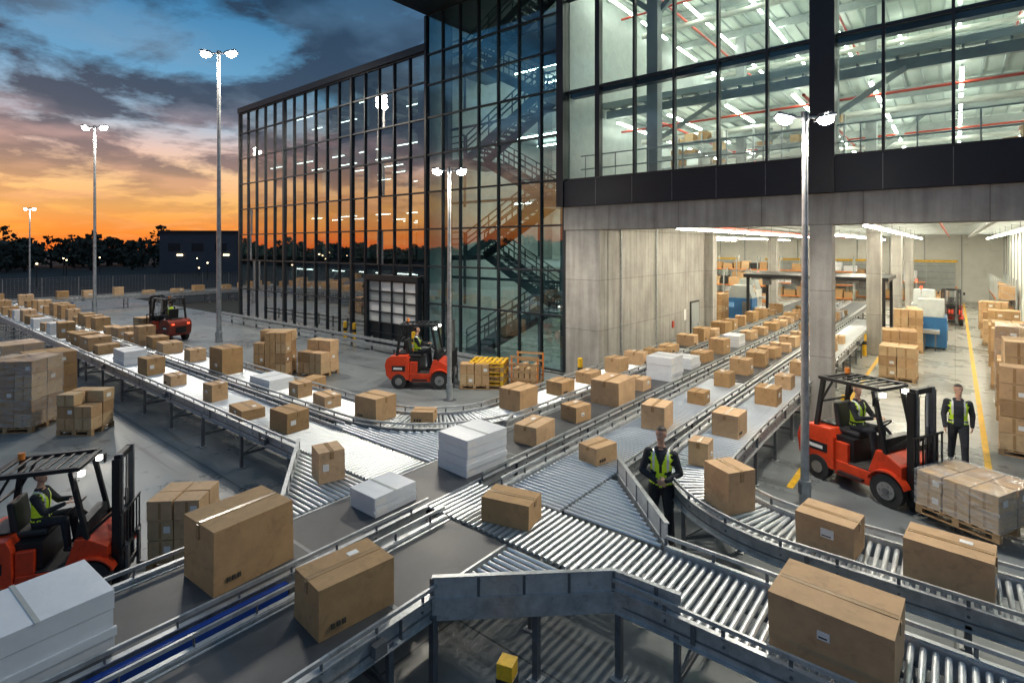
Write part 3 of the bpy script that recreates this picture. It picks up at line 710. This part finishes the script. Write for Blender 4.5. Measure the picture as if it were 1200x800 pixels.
# ------------------------------------------------------------------ lamps
def lamp(x,y,h,power,ang=C39,heads=2,r=.075):
    e=empty('street_lamp'); e.location=(x,y,0); e.rotation_euler=(0,0,ang)
    b=B(); b.cyl((0,0,.0),(0,0,.02),.2,'galvd',n=16); b.cyl((0,0,.02),(0,0,.5),r*1.35,'galv',n=16); b.cyl((0,0,.5),(0,0,h),r,'galv',r1=r*.6,n=16)
    b.box(-r*1.38,-r*1.2,-.05,.05,.25,.45,'galvd')
    s=1.0 if h<9 else 1.7
    b.cyl((-.38*s,0,h-.02),(.38*s,0,h-.02),.025*s,'galv',n=8)
    b.cyl((0,0,h-.1),(0,0,h+.08),r*.9,'galvd',n=10)
    b.obj('pole',e)
    for sg in (-1,1)[:heads]:
        c=B(); c.box(-.17*s,.17*s,-.1*s,.1*s,.0,.045*s,'galvd'); c.box(-.12*s,.12*s,-.06*s,.06*s,.045*s,.075*s,'galvd')
        for q in range(5): c.box((-.12+q*.055)*s,(-.11+q*.055)*s,-.08*s,.08*s,.0451*s,.09*s,'galvd')
        l=B(); l.ell((0,0,-.02*s),(.15*s,.1*s,.11*s),'lamp')
        for bb,nm in ((c,'housing'),(l,'lens')):
            o=bb.obj(nm,e,(sg*.38*s,0,h-.03)); o.rotation_euler=(math.radians(-14),sg*math.radians(-12),0)
        li=bpy.data.lights.new('flood','SPOT'); li.energy=power; li.spot_size=math.radians(165); li.spot_blend=.6; li.shadow_soft_size=.12*s; li.color=(1,.91,.77)
        lo=bpy.data.objects.new('flood_light',li); col.objects.link(lo); lo.parent=e; lo.location=(sg*.38*s,0,h-.28*s)
lamp(-2.15,11.2,7.2,760); lamp(-12.3,12.0,7.2,820); lamp(-28.9,12.0,14.6,3000,r=.12); lamp(-47.5,11.3,13.3,2200,r=.11); lamp(-64,10.5,8.2,250)

# ------------------------------------------------------------------ forklift
def forklift(x,y,rot,fork_z=.1,lights=True,sc=1,paint='red'):
    e=empty('forklift'); e.location=(x,y,0); e.rotation_euler=(0,0,rot); e.scale=(sc,)*3
    b=B()
    b.prism([(-1.02,.3),(-1.15,.45),(-1.2,.8),(-1.14,1.0),(-.98,1.1),(-.45,1.12),(-.38,.95),(-.36,.3)],-.55,.55,paint)
    b.prism([(-.9,1.121),(-.5,1.135),(-.5,1.16),(-.85,1.16)],-.3,.3,'black')
    b.box(-.355,.62,-.52,.52,.24,.52,paint); b.prism([(.3,.521),(.92,.521),(.92,.8),(.6,.98),(.45,.98)],-.5,.5,paint)
    b.box(-.36,-.1,-.5,.5,.521,.9,paint)
    b.obj('counterweight_body',e,bevel=.05)
    b=B()
    b.box(-.6,-.02,-.42,.42,.55,1.0,'black'); b.box(-.09,.42,-.5,.5,.521,.54,'rubber')
    b.prism([(.42,.98),(.64,.98),(.6,1.22),(.46,1.22)],-.4,.4,'black')
    for sg in (-1,1): b.box(-.25,.25,sg*.56-.06,sg*.56+.06,.3,.34,'black'); b.box(-1.19,-1.14,sg*.38-.06,sg*.38+.06,.86,.93,'tail')
    b.box(-1.215,-1.19,-.25,.25,.45,.75,'black')
    for sg in (-1,1): b.box(-.95,-.5,sg*.553-.003,sg*.553+.003,.6,.78,'black')
    for sg in (-1,1): b.box(-.9,-.6,sg*.558-.002,sg*.558+.002,.65,.72,'label')
    b.obj('hood_and_floor',e,bevel=.02)
    b=B(); b.box(-.5,-.02,-.25,.25,1.01,1.12,'seat'); b.prism([(-.54,1.1),(-.42,1.1),(-.5,1.62),(-.6,1.6)],-.24,.24,'seat'); b.obj('seat',e,bevel=.035)
    b=B(); b.cyl((.5,0,1.15),(.3,0,1.34),.03,'black'); b.torus((.29,0,1.35),.17,.016,'black',(-.7,0,.7)); b.beam((.29,-.16,1.35),(.29,.16,1.35),.02,.02,'black')
    for q in range(3): b.cyl((.5,-.3-.05*q,1.2),(.47,-.3-.05*q,1.36),.01,'black'); b.ell((.47,-.3-.05*q,1.37),(.02,.02,.02),'black',8,6)
    b.obj('steering',e)
    b=B()
    for sg in (-1,1):
        b.cyl((.68,sg*.4,.3),(.68,sg*.57,.3),.3,'rubber',n=28); b.cyl((.68,sg*.571,.3),(.68,sg*.585,.3),.16,'rim',n=20); b.cyl((.68,sg*.586,.3),(.68,sg*.6,.3),.06,'galvd',n=12)
        for q in range(6):
            t=q*math.pi/3; b.cyl((.68+.11*math.cos(t),sg*.586,.3+.11*math.sin(t)),(.68+.11*math.cos(t),sg*.593,.3+.11*math.sin(t)),.015,'galvd',n=6)
        b.cyl((-.72,sg*.38,.25),(-.72,sg*.56,.25),.25,'rubber',n=24); b.cyl((-.72,sg*.561,.25),(-.72,sg*.575,.25),.12,'rim',n=16)
        for (cx,cr) in ((.68,.35),):
            P=[(cx+cr*math.cos(t),.3+cr*math.sin(t)) for t in [math.radians(a) for a in range(20,161,14)]]; Q=[(cx+(cr+.03)*math.cos(t),.3+(cr+.03)*math.sin(t)) for t in [math.radians(a) for a in range(160,19,-14)]]
            b.prism(P+Q,sg*.5-.1,sg*.5+.1,paint)
    b.obj('wheels',e,bevel=.012)
    b=B()
    for sg in (-1,1):
        b.beam((.62,sg*.46,.95),(.38,sg*.44,2.1),.08,.07,'black'); b.beam((-.8,sg*.46,1.1),(-.66,sg*.44,2.1),.09,.07,'black')
        b.beam((-.72,sg*.44,2.12),(.46,sg*.44,2.14),.08,.07,'black')
        b.beam((.6,sg*.46,.96),(.62,sg*.46,.5),.07,.06,'black')
        b.beam((-.74,sg*.46,1.55),(-.45,sg*.45,2.1),.04,.04,'black')
        b.beam((.5,sg*.44,1.95),(.5,sg*.62,1.98),.015,.015,'black'); b.box(.49,.51,sg*.62-.05,sg*.62+.05,1.85,2.02,'black')
        b.box(.46,.54,sg*.36-.05,sg*.36+.05,1.99,2.07,'head' if lights else 'black')
    for q in range(8):
        xx=-.68+q*.16; b.beam((xx,-.42,2.135),(xx,.42,2.135),.045,.03,'black')
    b.beam((-.73,-.46,2.12),(-.73,.46,2.12),.08,.06,'black'); b.beam((.47,-.46,2.13),(.47,.46,2.13),.08,.06,'black')
    b.beam((-.76,-.46,1.6),(-.76,.46,1.6),.04,.04,'black')
    b.cyl((-.6,.25,2.17),(-.6,.25,2.28),.05,'orange'); 
    b.obj('overhead_guard',e,bevel=.008)
    b=B()
    for sg in (-1,1):
        b.box(.93,1.05,sg*.33-.035,sg*.33+.035,.08,2.2,'black'); b.box(.96,1.07,sg*.26-.03,sg*.26+.03,.1,2.26,'galvd')
        b.cyl((.98,sg*.19,.2),(.98,sg*.19,1.5),.03,'galvd'); b.cyl((.98,sg*.19,1.5),(.98,sg*.19,2.15),.02,'roller')
        b.beam((.6,sg*.4,1.0),(.95,sg*.34,1.3),.05,.05,'black'); b.cyl((1.0,sg*.1,.3),(1.0,sg*.1,2.1),.012,'galvd',n=6)
    for z in (.3,1.15,2.2): b.box(.94,1.04,-.3,.3,z-.05,z+.05,'black')
    b.obj('mast',e,bevel=.006)
    b=B(); f=fork_z
    for z in (.12,.5): b.box(1.075,1.12,-.48,.48,f+z,f+z+.1,'black')
    for q in range(7): b.box(1.09,1.11,-.47+q*.15,-.44+q*.15,f+.6,f+1.15,'black')
    b.box(1.088,1.112,-.48,.48,f+1.15,f+1.19,'black')
    for sg in (-1,1): b.box(1.121,1.16,sg*.27-.055,sg*.27+.055,f-.03,f+.6,'galvd'); b.prism([(1.16,f-.03),(2.2,f-.01),(2.2,f+.0),(1.16,f+.015)],sg*.27-.055,sg*.27+.055,'galvd')
    b.obj('carriage_and_forks',e)
    return e
def off(x,y,rot,d,s=0): return x+math.cos(rot)*d-math.sin(rot)*s, y+math.sin(rot)*d+math.cos(rot)*s
fk=[(-14.3,12.7,math.radians(35),1),(-9.85,1.9,math.radians(57),.82),(-1.35,12.95,math.radians(-26),.98),(-31.6,10.6,math.radians(190),1),(-.2,43.5,math.radians(-90),1)]
for i,(x,y,r,s) in enumerate(fk): forklift(x,y,r,fork_z=.1 if i!=2 else .22,sc=s,paint='redd' if i==3 else 'red',lights=i<3)
x,y=off(*fk[0][:3],1.85); pallet('pallet_of_boxes',x,y,fk[0][2],1.0,1.0,2,2,2,.35,z=.02,drop=.2)
x,y=off(*fk[2][:3],1.78); pallet('pallet_of_boxes',x,y,fk[2][2],1.2,1.15,2,3,2,.3,z=.15,wrap=True,drop=0)
x,y=off(*fk[3][:3],1.85); pallet('pallet_of_boxes',x,y,fk[3][2],1.0,1.0,3,2,2,.3,z=.02)

# ------------------------------------------------------------------ people
def remesh(parts,voxel,labelfn,sm=4):
    vs=[];fs=[];lb=[]
    for v,f,l in parts:
        o=len(vs); vs+= [tuple(q) for q in v]; fs+=[tuple(i+o for i in g) for g in f]; lb+=[l]*len(v)
    me=bpy.data.meshes.new('t'); me.from_pydata(vs,[],fs); ob=bpy.data.objects.new('t',me); col.objects.link(ob)
    m=ob.modifiers.new('r','REMESH'); m.mode='VOXEL'; m.voxel_size=voxel
    s=ob.modifiers.new('s','SMOOTH'); s.factor=.5; s.iterations=sm
    dg=bpy.context.evaluated_depsgraph_get(); dg.update(); me2=bpy.data.meshes.new_from_object(ob.evaluated_get(dg))
    kd=kdtree.KDTree(len(vs))
    for i,q in enumerate(vs): kd.insert(q,i)
    kd.balance()
    V=[tuple(q.co) for q in me2.vertices]; out={}
    for p in me2.polygons:
        c=p.center; l=lb[kd.find(c)[1]]; l=labelfn(l,c)
        out.setdefault(l,[]).append(tuple(p.vertices))
    bpy.data.objects.remove(ob); return V,out
def tmp(fn):
    b=B(); fn(b); return b.v,b.f
def caps(p0,p1,r0,r1,n=14):
    def f(b):
        p0_=Vector(p0);p1_=Vector(p1)
        b.cyl(p0,p1,r0,'x',r1=r1,n=n); b.ell(p0,(r0,)*3,'x',n,8); b.ell(p1,(r1,)*3,'x',n,8)
        for i in range(1,6):
            t=i/6; q=p0_.lerp(p1_,t); rr=r0+(r1-r0)*t; b.ell(q,(rr,)*3,'x',n,6)
    return tmp(f)
def loft(rings,n=22):
    vs=[];fs=[]
    for z,cx,rx,ry in rings:
        for i in range(n):
            t=2*math.pi*i/n; c,s=math.cos(t),math.sin(t); p=.85
            vs.append((cx+rx*math.copysign(abs(c)**p,c),ry*math.copysign(abs(s)**p,s),z))
    m=len(rings)
    for j in range(m-1):
        for i in range(n): fs.append((j*n+i,j*n+(i+1)%n,(j+1)*n+(i+1)%n,(j+1)*n+i))
    fs.append(tuple(range(n-1,-1,-1))); fs.append(tuple(range((m-1)*n,m*n))); return vs,fs
def hand(b,w,d,nrm,side):
    w=Vector(w); d=Vector(d).normalized(); nrm=Vector(nrm); nrm=(nrm-d*nrm.dot(d)).normalized(); s=d.cross(nrm)*side
    T=Matrix(((d.x,s.x,nrm.x,0),(d.y,s.y,nrm.y,0),(d.z,s.z,nrm.z,0),(0,0,0,1))); T.translation=w
    b.ell((.045,0,0),(.055,.042,.017),'skin',12,8,T)
    for i,(o,L) in enumerate(((-.03,.068),(-.01,.078),(.011,.074),(.03,.058))):
        p=Vector((.085,o,0)); ang=.25
        for k,(f,rr) in enumerate(((.45,.0092),(.32,.0082),(.23,.0072))):
            q=p+Vector((math.cos(ang)*L*f,0,math.sin(ang)*L*f)); b.cyl(p,q,rr,'skin',r1=rr*.92,n=8,T=T); b.ell(q,(rr*.95,)*3,'skin',8,6,T); p=q; ang+=.45
    p=Vector((.025,-.036,.004)); q=Vector((.06,-.062,.014)); r=Vector((.085,-.066,.024))
    b.cyl(p,q,.012,'skin',r1=.010,n=8,T=T); b.cyl(q,r,.010,'skin',r1=.008,n=8,T=T); b.ell(q,(.0105,)*3,'skin',8,6,T); b.ell(r,(.0082,)*3,'skin',8,6,T)
def person(name,x,y,rot,pose='stand',vest='full',z=0,scale=1.0,yaw=0,nod=0):
    seat=pose=='sit'; dz=0 if not seat else .14-.9
    P=[]; 
    P.append((*loft([(.84+dz,0,.09,.13),(.88+dz,0,.125,.172),(.96+dz,0,.132,.18),(1.06+dz,0,.12,.16),(1.2+dz,.005,.126,.17),(1.33+dz,.0,.13,.19),(1.40+dz,-.008,.108,.175),(1.45+dz,-.014,.082,.12),(1.5+dz,-.012,.066,.078)]),'torso'))
    P.append((*caps((-.012,0,1.44+dz),(.004,0,1.58+dz),.06,.055),'neck'))
    hands=[]
    for s in (-1,1):
        if seat:
            P.append((*caps((.0,s*.1,.14),(.42,s*.16,.17),.098,.075),'legs')); P.append((*caps((.42,s*.16,.17),(.47,s*.16,-.28),.072,.056),'legs')); P.append((*caps((.44,s*.16,-.36),(.6,s*.17,-.37),.045,.043),'shoe'))
            sh=(-.01,s*.2,1.39+dz); el=(.16,s*.27,1.14+dz); wr=(.4,s*.13,1.2+dz); hd=(.8,-s*.5,.1); nr=(0,0,-1)
        elif pose=='stand':
            f=.07 if s>0 else -.03
            P.append((*caps((0,s*.09,.9),(.03+f,s*.125,.5),.108,.076),'legs')); P.append((*caps((.03+f,s*.125,.5),(-.02+f,s*.15,.12),.077,.064),'legs')); P.append((*caps((-.06+f,s*.15,.05),(.13+f,s*.19,.042),.048,.042),'shoe'))
            sh=(-.01,s*.195,1.4-(.015 if s>0 else 0)); el=(.02+(.04 if s<0 else 0),s*.285,1.12); wr=(.2,s*.07+.02,1.02+(.03 if s>0 else 0)); hd=(.35,-s*.9,-.15); nr=(-1,0,-.2)
        else:
            f=s*.2
            P.append((*caps((0,s*.09,.9),(.04+f*.6,s*.1,.5),.108,.076),'legs')); P.append((*caps((.04+f*.6,s*.1,.5),(f-.04,s*.11,.12),.077,.062),'legs')); P.append((*caps((f-.08,s*.11,.05),(f+.11,s*.13,.042),.048,.042),'shoe'))
            sh=(-.01,s*.195,1.4); el=(-.03-f*.3,s*.26,1.12); wr=(.08-f*.7,s*.25,.88); hd=(.1-f*.3,0,-1); nr=(0,-s,0)
        P.append((*caps(sh,el,.07,.056),'arm')); P.append((*caps(el,wr,.056,.04),'arm'))
        hands.append((wr,hd,nr,s))
    def lf(l,c):
        if l=='torso':
            zz=c.z-dz
            if zz<.9: return 'navy'
            if zz>1.47: return 'navy'
            if vest=='open' and abs(c.y)<.09 and c.x>0: return 'navy'
            if abs(c.y)<.02+max(0,(zz-1.25))*.4 and c.x>0 and zz>1.12: return 'navy'
            if abs(zz-1.0)<.022: return 'stripe'
            if .095<abs(c.y)<.125 and zz>1.14 : return 'stripe'
            return 'hivis'
        return {'neck':'skin','legs':'navy','arm':'navy','shoe':'shoe'}[l]
    b=B(); V,out=remesh(P,.014,lf,3)
    def put(V,out,T=None):
        for k,f in out.items():
            used={};vv=[];ff=[]
            for g in f:
                t=[]
                for i in g:
                    if i not in used: used[i]=len(vv); vv.append(V[i])
                    t.append(used[i])
                ff.append(tuple(t))
            b.add(vv,ff,k,True,T)
    put(V,out)
    hz=dz; Q=[]
    c0=Vector((0,0,1.6+hz)); T=Matrix.Translation(c0)@Matrix.Rotation(yaw,4,'Z')@Matrix.Rotation(nod,4,'Y')@Matrix.Translation(-c0)
    Q.append((*tmp(lambda q:q.ell((-.005,0,1.705+hz),(.096,.076,.102),'x',24,16)),'h')); Q.append((*tmp(lambda q:q.ell((.028,0,1.645+hz),(.064,.055,.07),'x',20,14)),'h'))
    Q.append((*tmp(lambda q:q.ell((.098,0,1.672+hz),(.02,.013,.024),'x',12,8)),'h')); Q.append((*tmp(lambda q:q.ell((.082,0,1.612+hz),(.02,.025,.018),'x',12,8)),'h'))
    for s in (-1,1): Q.append((*tmp(lambda q:q.ell((-.005,s*.078,1.685+hz),(.02,.012,.032),'x',12,8)),'ear'))
    Q.append((*tmp(lambda q:q.ell((-.015,0,1.722+hz),(.102,.084,.1),'x',24,16)),'hair'))
    def lh(l,c):
        zz=c.z-hz
        if l=='ear': return 'skin'
        if zz>1.765-.2*max(0,-c.x+.04) and not (c.x>.06 and zz<1.775): return 'hair'
        if c.x<-.03 and zz>1.645: return 'hair'
        return 'skin'
    V,out=remesh(Q,.007,lh,3); put(V,out,T)
    for s in (-1,1):
        b.ell((.083,s*.03,1.7+hz),(.012,.014,.008),'eye',10,6,T); b.ell((.092,s*.03,1.7+hz),(.005,.006,.006),'hair',8,6,T); b.ell((.088,s*.03,1.722+hz),(.01,.018,.004),'hair',8,6,T)
    b.ell((.091,0,1.636+hz),(.008,.02,.005),'lip',10,6,T)
    for w,d,n,s in hands: hand(b,w,d,n,s)
    o=b.obj(name,None,(x,y,z),rot,recalc=False); o.scale=(scale,)*3; return o
person('warehouse_worker',-3.72,8.42,math.radians(-70),'stand',scale=1.03,yaw=-.35,nod=.05)
person('warehouse_worker',.05,15.5,math.radians(-85),'walk','open',scale=.98,yaw=.3,nod=.1)
for i in (0,1,2,3):
    s=fk[i][3]; X,Y=off(*fk[i][:3],-.22*s); person('forklift_driver',X,Y,fk[i][2],'sit',z=1.04*s,scale=.95*s,yaw=(.3,-.2,-.3,.2)[i])

# ------------------------------------------------------------------ small street furniture
def bollard(x,y,h=1.0,r=.09):
    b=B(); b.cyl((0,0,0),(0,0,h),r,'yellow',n=20); b.ell((0,0,h),(r,r,.04),'yellow'); b.cyl((0,0,h*.55),(0,0,h*.7),r+.003,'black',n=20); b.cyl((0,0,0),(0,0,.015),r*1.8,'galvd',n=16)
    b.obj('bollard',None,(x,y,0))
for x,y in ((-24.2,16.2),(-23.4,16.2),(-18.9,16.2),(-10.0,16.0),(-2.2,16.3),(-3.1,28.3),(-2.3,28.3),(-9.2,26.8)): bollard(x,y,.95)
b=B(); b.box(-.08,.08,-.08,.08,0,.88,'yellow'); b.box(-.085,.085,-.085,.085,.6,.74,'black'); b.box(-.085,.085,-.085,.085,.2,.34,'black'); b.box(-.14,.14,-.14,.14,0,.015,'galvd')
b.obj('bollard',None,(-3.3,3.98,0),.3,bevel=.01)
b=B()
for z in (.25,.5): b.box(-37,-11.4,15.35,15.42,z,z+.12,'galv')
x=-37
while x<-11.3: b.box(x,x+.08,15.43,15.5,0,.68,'galvd'); b.box(x-.05,x+.13,15.38,15.55,0,.015,'galv'); x+=1.6
b.obj('guard_rail')
b=B()
p0=Vector((-64,-14));p1=Vector((-58,40)); L=(p1-p0).length; d=(p1-p0)/L; t=0
while t<L:
    q=p0+d*t; b.beam((q.x,q.y,0),(q.x,q.y,2.1),.06,.06,'galvd'); t+=2.5
for z in [.1+.2*i for i in range(11)]: b.beam((p0.x,p0.y,z),(p1.x,p1.y,z),.012,.012,'galvd')
t=0
while t<L: q=p0+d*t; b.beam((q.x,q.y,.1),(q.x,q.y,2.1),.01,.01,'galvd'); t+=.25
b.obj('perimeter_fence')
for (x,y) in ((-27.5,4.0),(-29.2,3.6)):
    b=B()
    for i in range(7):
        u=-.5+i/6
        for v in (-.4,.4): b.beam((u,v,.15),(u,v,1.7),.015,.015,'galv')
    for z in [.2+.3*i for i in range(6)]:
        for v in (-.4,.4): b.beam((-.5,v,z),(.5,v,z),.015,.015,'galv')
        for u in (-.5,.5): b.beam((u,-.4,z),(u,.4,z),.015,.015,'galv')
    b.box(-.5,.5,-.4,.4,.13,.16,'galv'); b.box(-.45,.2,-.35,.35,.161,.8,'kraft')
    for u in (-.42,.42):
        for v in (-.33,.33): b.cyl((u,v-.02,.06),(u,v+.02,.06),.06,'rubber')
    b.obj('roll_cage',None,(x,y,0),.3)

# ------------------------------------------------------------------ distance
b=B()
def tree(b,x,y,h,w):
    b.cyl((x,y,0),(x+U(-.3,.3),y,h*.55),.25,'bark',r1=.1,n=5)
    for k in range(4): b.cyl((x,y,h*U(.25,.5)),(x+U(-w,w)*.6,y+U(-w,w)*.6,h*U(.6,.85)),.1,'bark',r1=.03,n=4)
    for k in range(110):
        a=U(0,6.28); rr=w*math.sqrt(R()); zz=U(.12,1); prof=math.sin(min(1,max(.05,(zz-.05)/.98))*math.pi)**.6
        cx=x+math.cos(a)*rr*prof; cy=y+math.sin(a)*rr*prof; cz=h*zz; s=U(.3,.8)
        A=Vector((U(-1,1),U(-1,1),U(-1,1))).normalized()*s; C=A.cross(Vector((U(-1,1),U(-1,1),U(-1,1)))).normalized()*s
        c=Vector((cx,cy,cz)); b.add([c-A,c+C,c+A*.8,c-C*.7],[(0,1,2,3)],'leaf')
for i in range(560):
    an=U(95,285); a=math.radians(an); d=U(135,185); k=1 if an<192 else .7
    tree(b,math.cos(a)*d,math.sin(a)*d,U(5.2,7.6)*k*(1.35 if R()<.08 else 1),U(2.4,4.4))
b.obj('distant_treeline',recalc=False)
def shed(x,y,w,d,h,rot):
    b=B(); b.box(-w/2,w/2,-d/2,d/2,0,h,'far'); b.box(-w/2-.2,w/2+.2,-d/2-.2,d/2+.2,h,h+.5,'frame')
    for i in range(int(w/4)): b.box(-w/2+1.5+i*4,-w/2+3.5+i*4,-d/2-.05,-d/2-.002,h*.55,h*.75,'frame')
    for i in range(int(w/8)): b.box(-w/2+3+i*8,-w/2+4+i*8,-d/2-.1,-d/2-.051,3.2,3.4,'town')
    b.obj('distant_warehouse',None,(x,y,0),rot)
shed(-108,50,24,16,7.2,C39+.1); shed(-150,-20,30,20,4.5,C39+.9)
b=B()
for i in range(60):
    a=math.radians(U(118,200)); d=U(85,130); x=math.cos(a)*d;y=math.sin(a)*d; z=U(.8,3.4); s=U(.05,.1); b.box(x-s,x+s,y-s,y+s,z,z+.14,'town'); b.beam((x,y,0),(x,y,z),.08,.08,'black')
b.obj('distant_town_lamps')

# ------------------------------------------------------------------ world
w=bpy.data.worlds.new('World'); scene.world=w; w.use_nodes=True; nt=w.node_tree; nt.nodes.clear()
o=nd(nt,'ShaderNodeOutputWorld'); bg=nd(nt,'ShaderNodeBackground'); nt.links.new(bg.outputs[0],o.inputs[0])
tc=nd(nt,'ShaderNodeTexCoord'); sp=nd(nt,'ShaderNodeSeparateXYZ'); nt.links.new(tc.outputs['Generated'],sp.inputs[0])
X,Y,Z=sp.outputs
zc=math_(nt,'MAXIMUM',Z,0.0)
dn=math_(nt,'ADD',zc,.15)
cb=nd(nt,'ShaderNodeCombineXYZ'); nt.links.new(math_(nt,'DIVIDE',X,dn),cb.inputs[0]); nt.links.new(math_(nt,'DIVIDE',Y,dn),cb.inputs[1])
n1=nd(nt,'ShaderNodeTexNoise'); n1.inputs['Scale'].default_value=1.35; n1.inputs['Detail'].default_value=8; n1.inputs['Roughness'].default_value=.62; n1.inputs['Distortion'].default_value=.2
nt.links.new(cb.outputs[0],n1.inputs['Vector'])
mp=nd(nt,'ShaderNodeMapping'); mp.inputs['Location'].default_value=(5,3,1); mp.inputs['Scale'].default_value=(1.8,1.8,1); nt.links.new(cb.outputs[0],mp.inputs[0])
n2=nd(nt,'ShaderNodeTexNoise'); n2.inputs['Scale'].default_value=1.0; n2.inputs['Detail'].default_value=7; nt.links.new(mp.outputs[0],n2.inputs['Vector'])
sunb=ramp(nt,[(0,(.95,.17,.03)),(.025,(1.0,.30,.05)),(.06,(1.0,.50,.14)),(.11,(1.0,.62,.32)),(.15,(.85,.6,.52)),(.19,(.42,.55,.68)),(.26,(.14,.38,.62)),(.38,(.03,.2,.42)),(.5,(.05,.18,.36)),(.7,(.2,.33,.5)),(1,(.26,.38,.55))],zc)
eastb=ramp(nt,[(0,(.16,.16,.22)),(.1,(.2,.24,.33)),(.3,(.15,.26,.41)),(.5,(.12,.24,.4)),(1,(.26,.38,.55))],zc)
dt=math_(nt,'ADD',math_(nt,'MULTIPLY',X,-.87),math_(nt,'MULTIPLY',Y,-.42))
sf=ramp(nt,[(0,0),(.25,.25),(.5,1)],dt,'EASE')
base=mix(nt,sf.outputs[0],eastb.outputs[0],sunb.outputs[0])
cls=ramp(nt,[(0,(.45,.1,.04)),(.06,(.25,.09,.08)),(.12,(.12,.085,.12)),(.2,(.035,.06,.11)),(.4,(.012,.04,.085)),(.55,(.04,.1,.18)),(1,(.17,.26,.37))],zc)
cle=ramp(nt,[(0,(.09,.1,.15)),(.3,(.06,.11,.19)),(.5,(.07,.14,.23)),(1,(.17,.26,.37))],zc)
clc=mix(nt,sf.outputs[0],cle.outputs[0],cls.outputs[0])
cm=ramp(nt,[(.43,0),(.53,1)],n1.outputs['Fac'])
hf=ramp(nt,[(0,.1),(.06,.3),(.12,.75),(.2,.95),(1,.95)],zc)
cmv=math_(nt,'MULTIPLY',cm.outputs[0],hf.outputs[0])
lit=ramp(nt,[(0,(1,.42,.1)),(.1,(1,.52,.3)),(.17,(.75,.48,.46)),(.24,(.28,.42,.56)),(.4,(.08,.24,.44)),(1,(.18,.27,.4))],zc)
lm=ramp(nt,[(.5,0),(.64,1)],n2.outputs['Fac'])
c1=mix(nt,cmv,base,clc)
lmv=math_(nt,'MULTIPLY',math_(nt,'MULTIPLY',lm.outputs[0],.42),sf.outputs[0])
c2=mix(nt,lmv,c1,lit.outputs[0])
sky=nd(nt,'ShaderNodeTexSky'); sky.sky_type='NISHITA'; sky.sun_disc=False; sky.sun_elevation=math.radians(1.5); sky.sun_rotation=math.radians(-90)
c3=mix(nt,.01,c2,sky.outputs[0],'ADD')
nt.links.new(c3,bg.inputs[0]); bg.inputs[1].default_value=.95
su=bpy.data.lights.new('sun','SUN'); su.energy=.25; su.angle=math.radians(6); su.color=(1,.5,.25)  # weak warm lamp added for a sunset rim; the sun itself has set
so=bpy.data.objects.new('sun',su); col.objects.link(so)
so.rotation_euler=Vector((.97,.05,-.07)).to_track_quat('-Z','Y').to_euler()

# ------------------------------------------------------------------ camera
cam=bpy.data.cameras.new('camera'); co=bpy.data.objects.new('camera',cam); col.objects.link(co)
cam.sensor_width=36; cam.lens=19.14; cam.shift_y=-.0925; cam.clip_end=3000; cam.clip_start=.1
co.location=(0,0,4.8); co.rotation_euler=(math.radians(90),0,math.radians(39.15))
scene.camera=co
scene.view_settings.view_transform='Standard'; scene.view_settings.look='None'; scene.view_settings.exposure=0
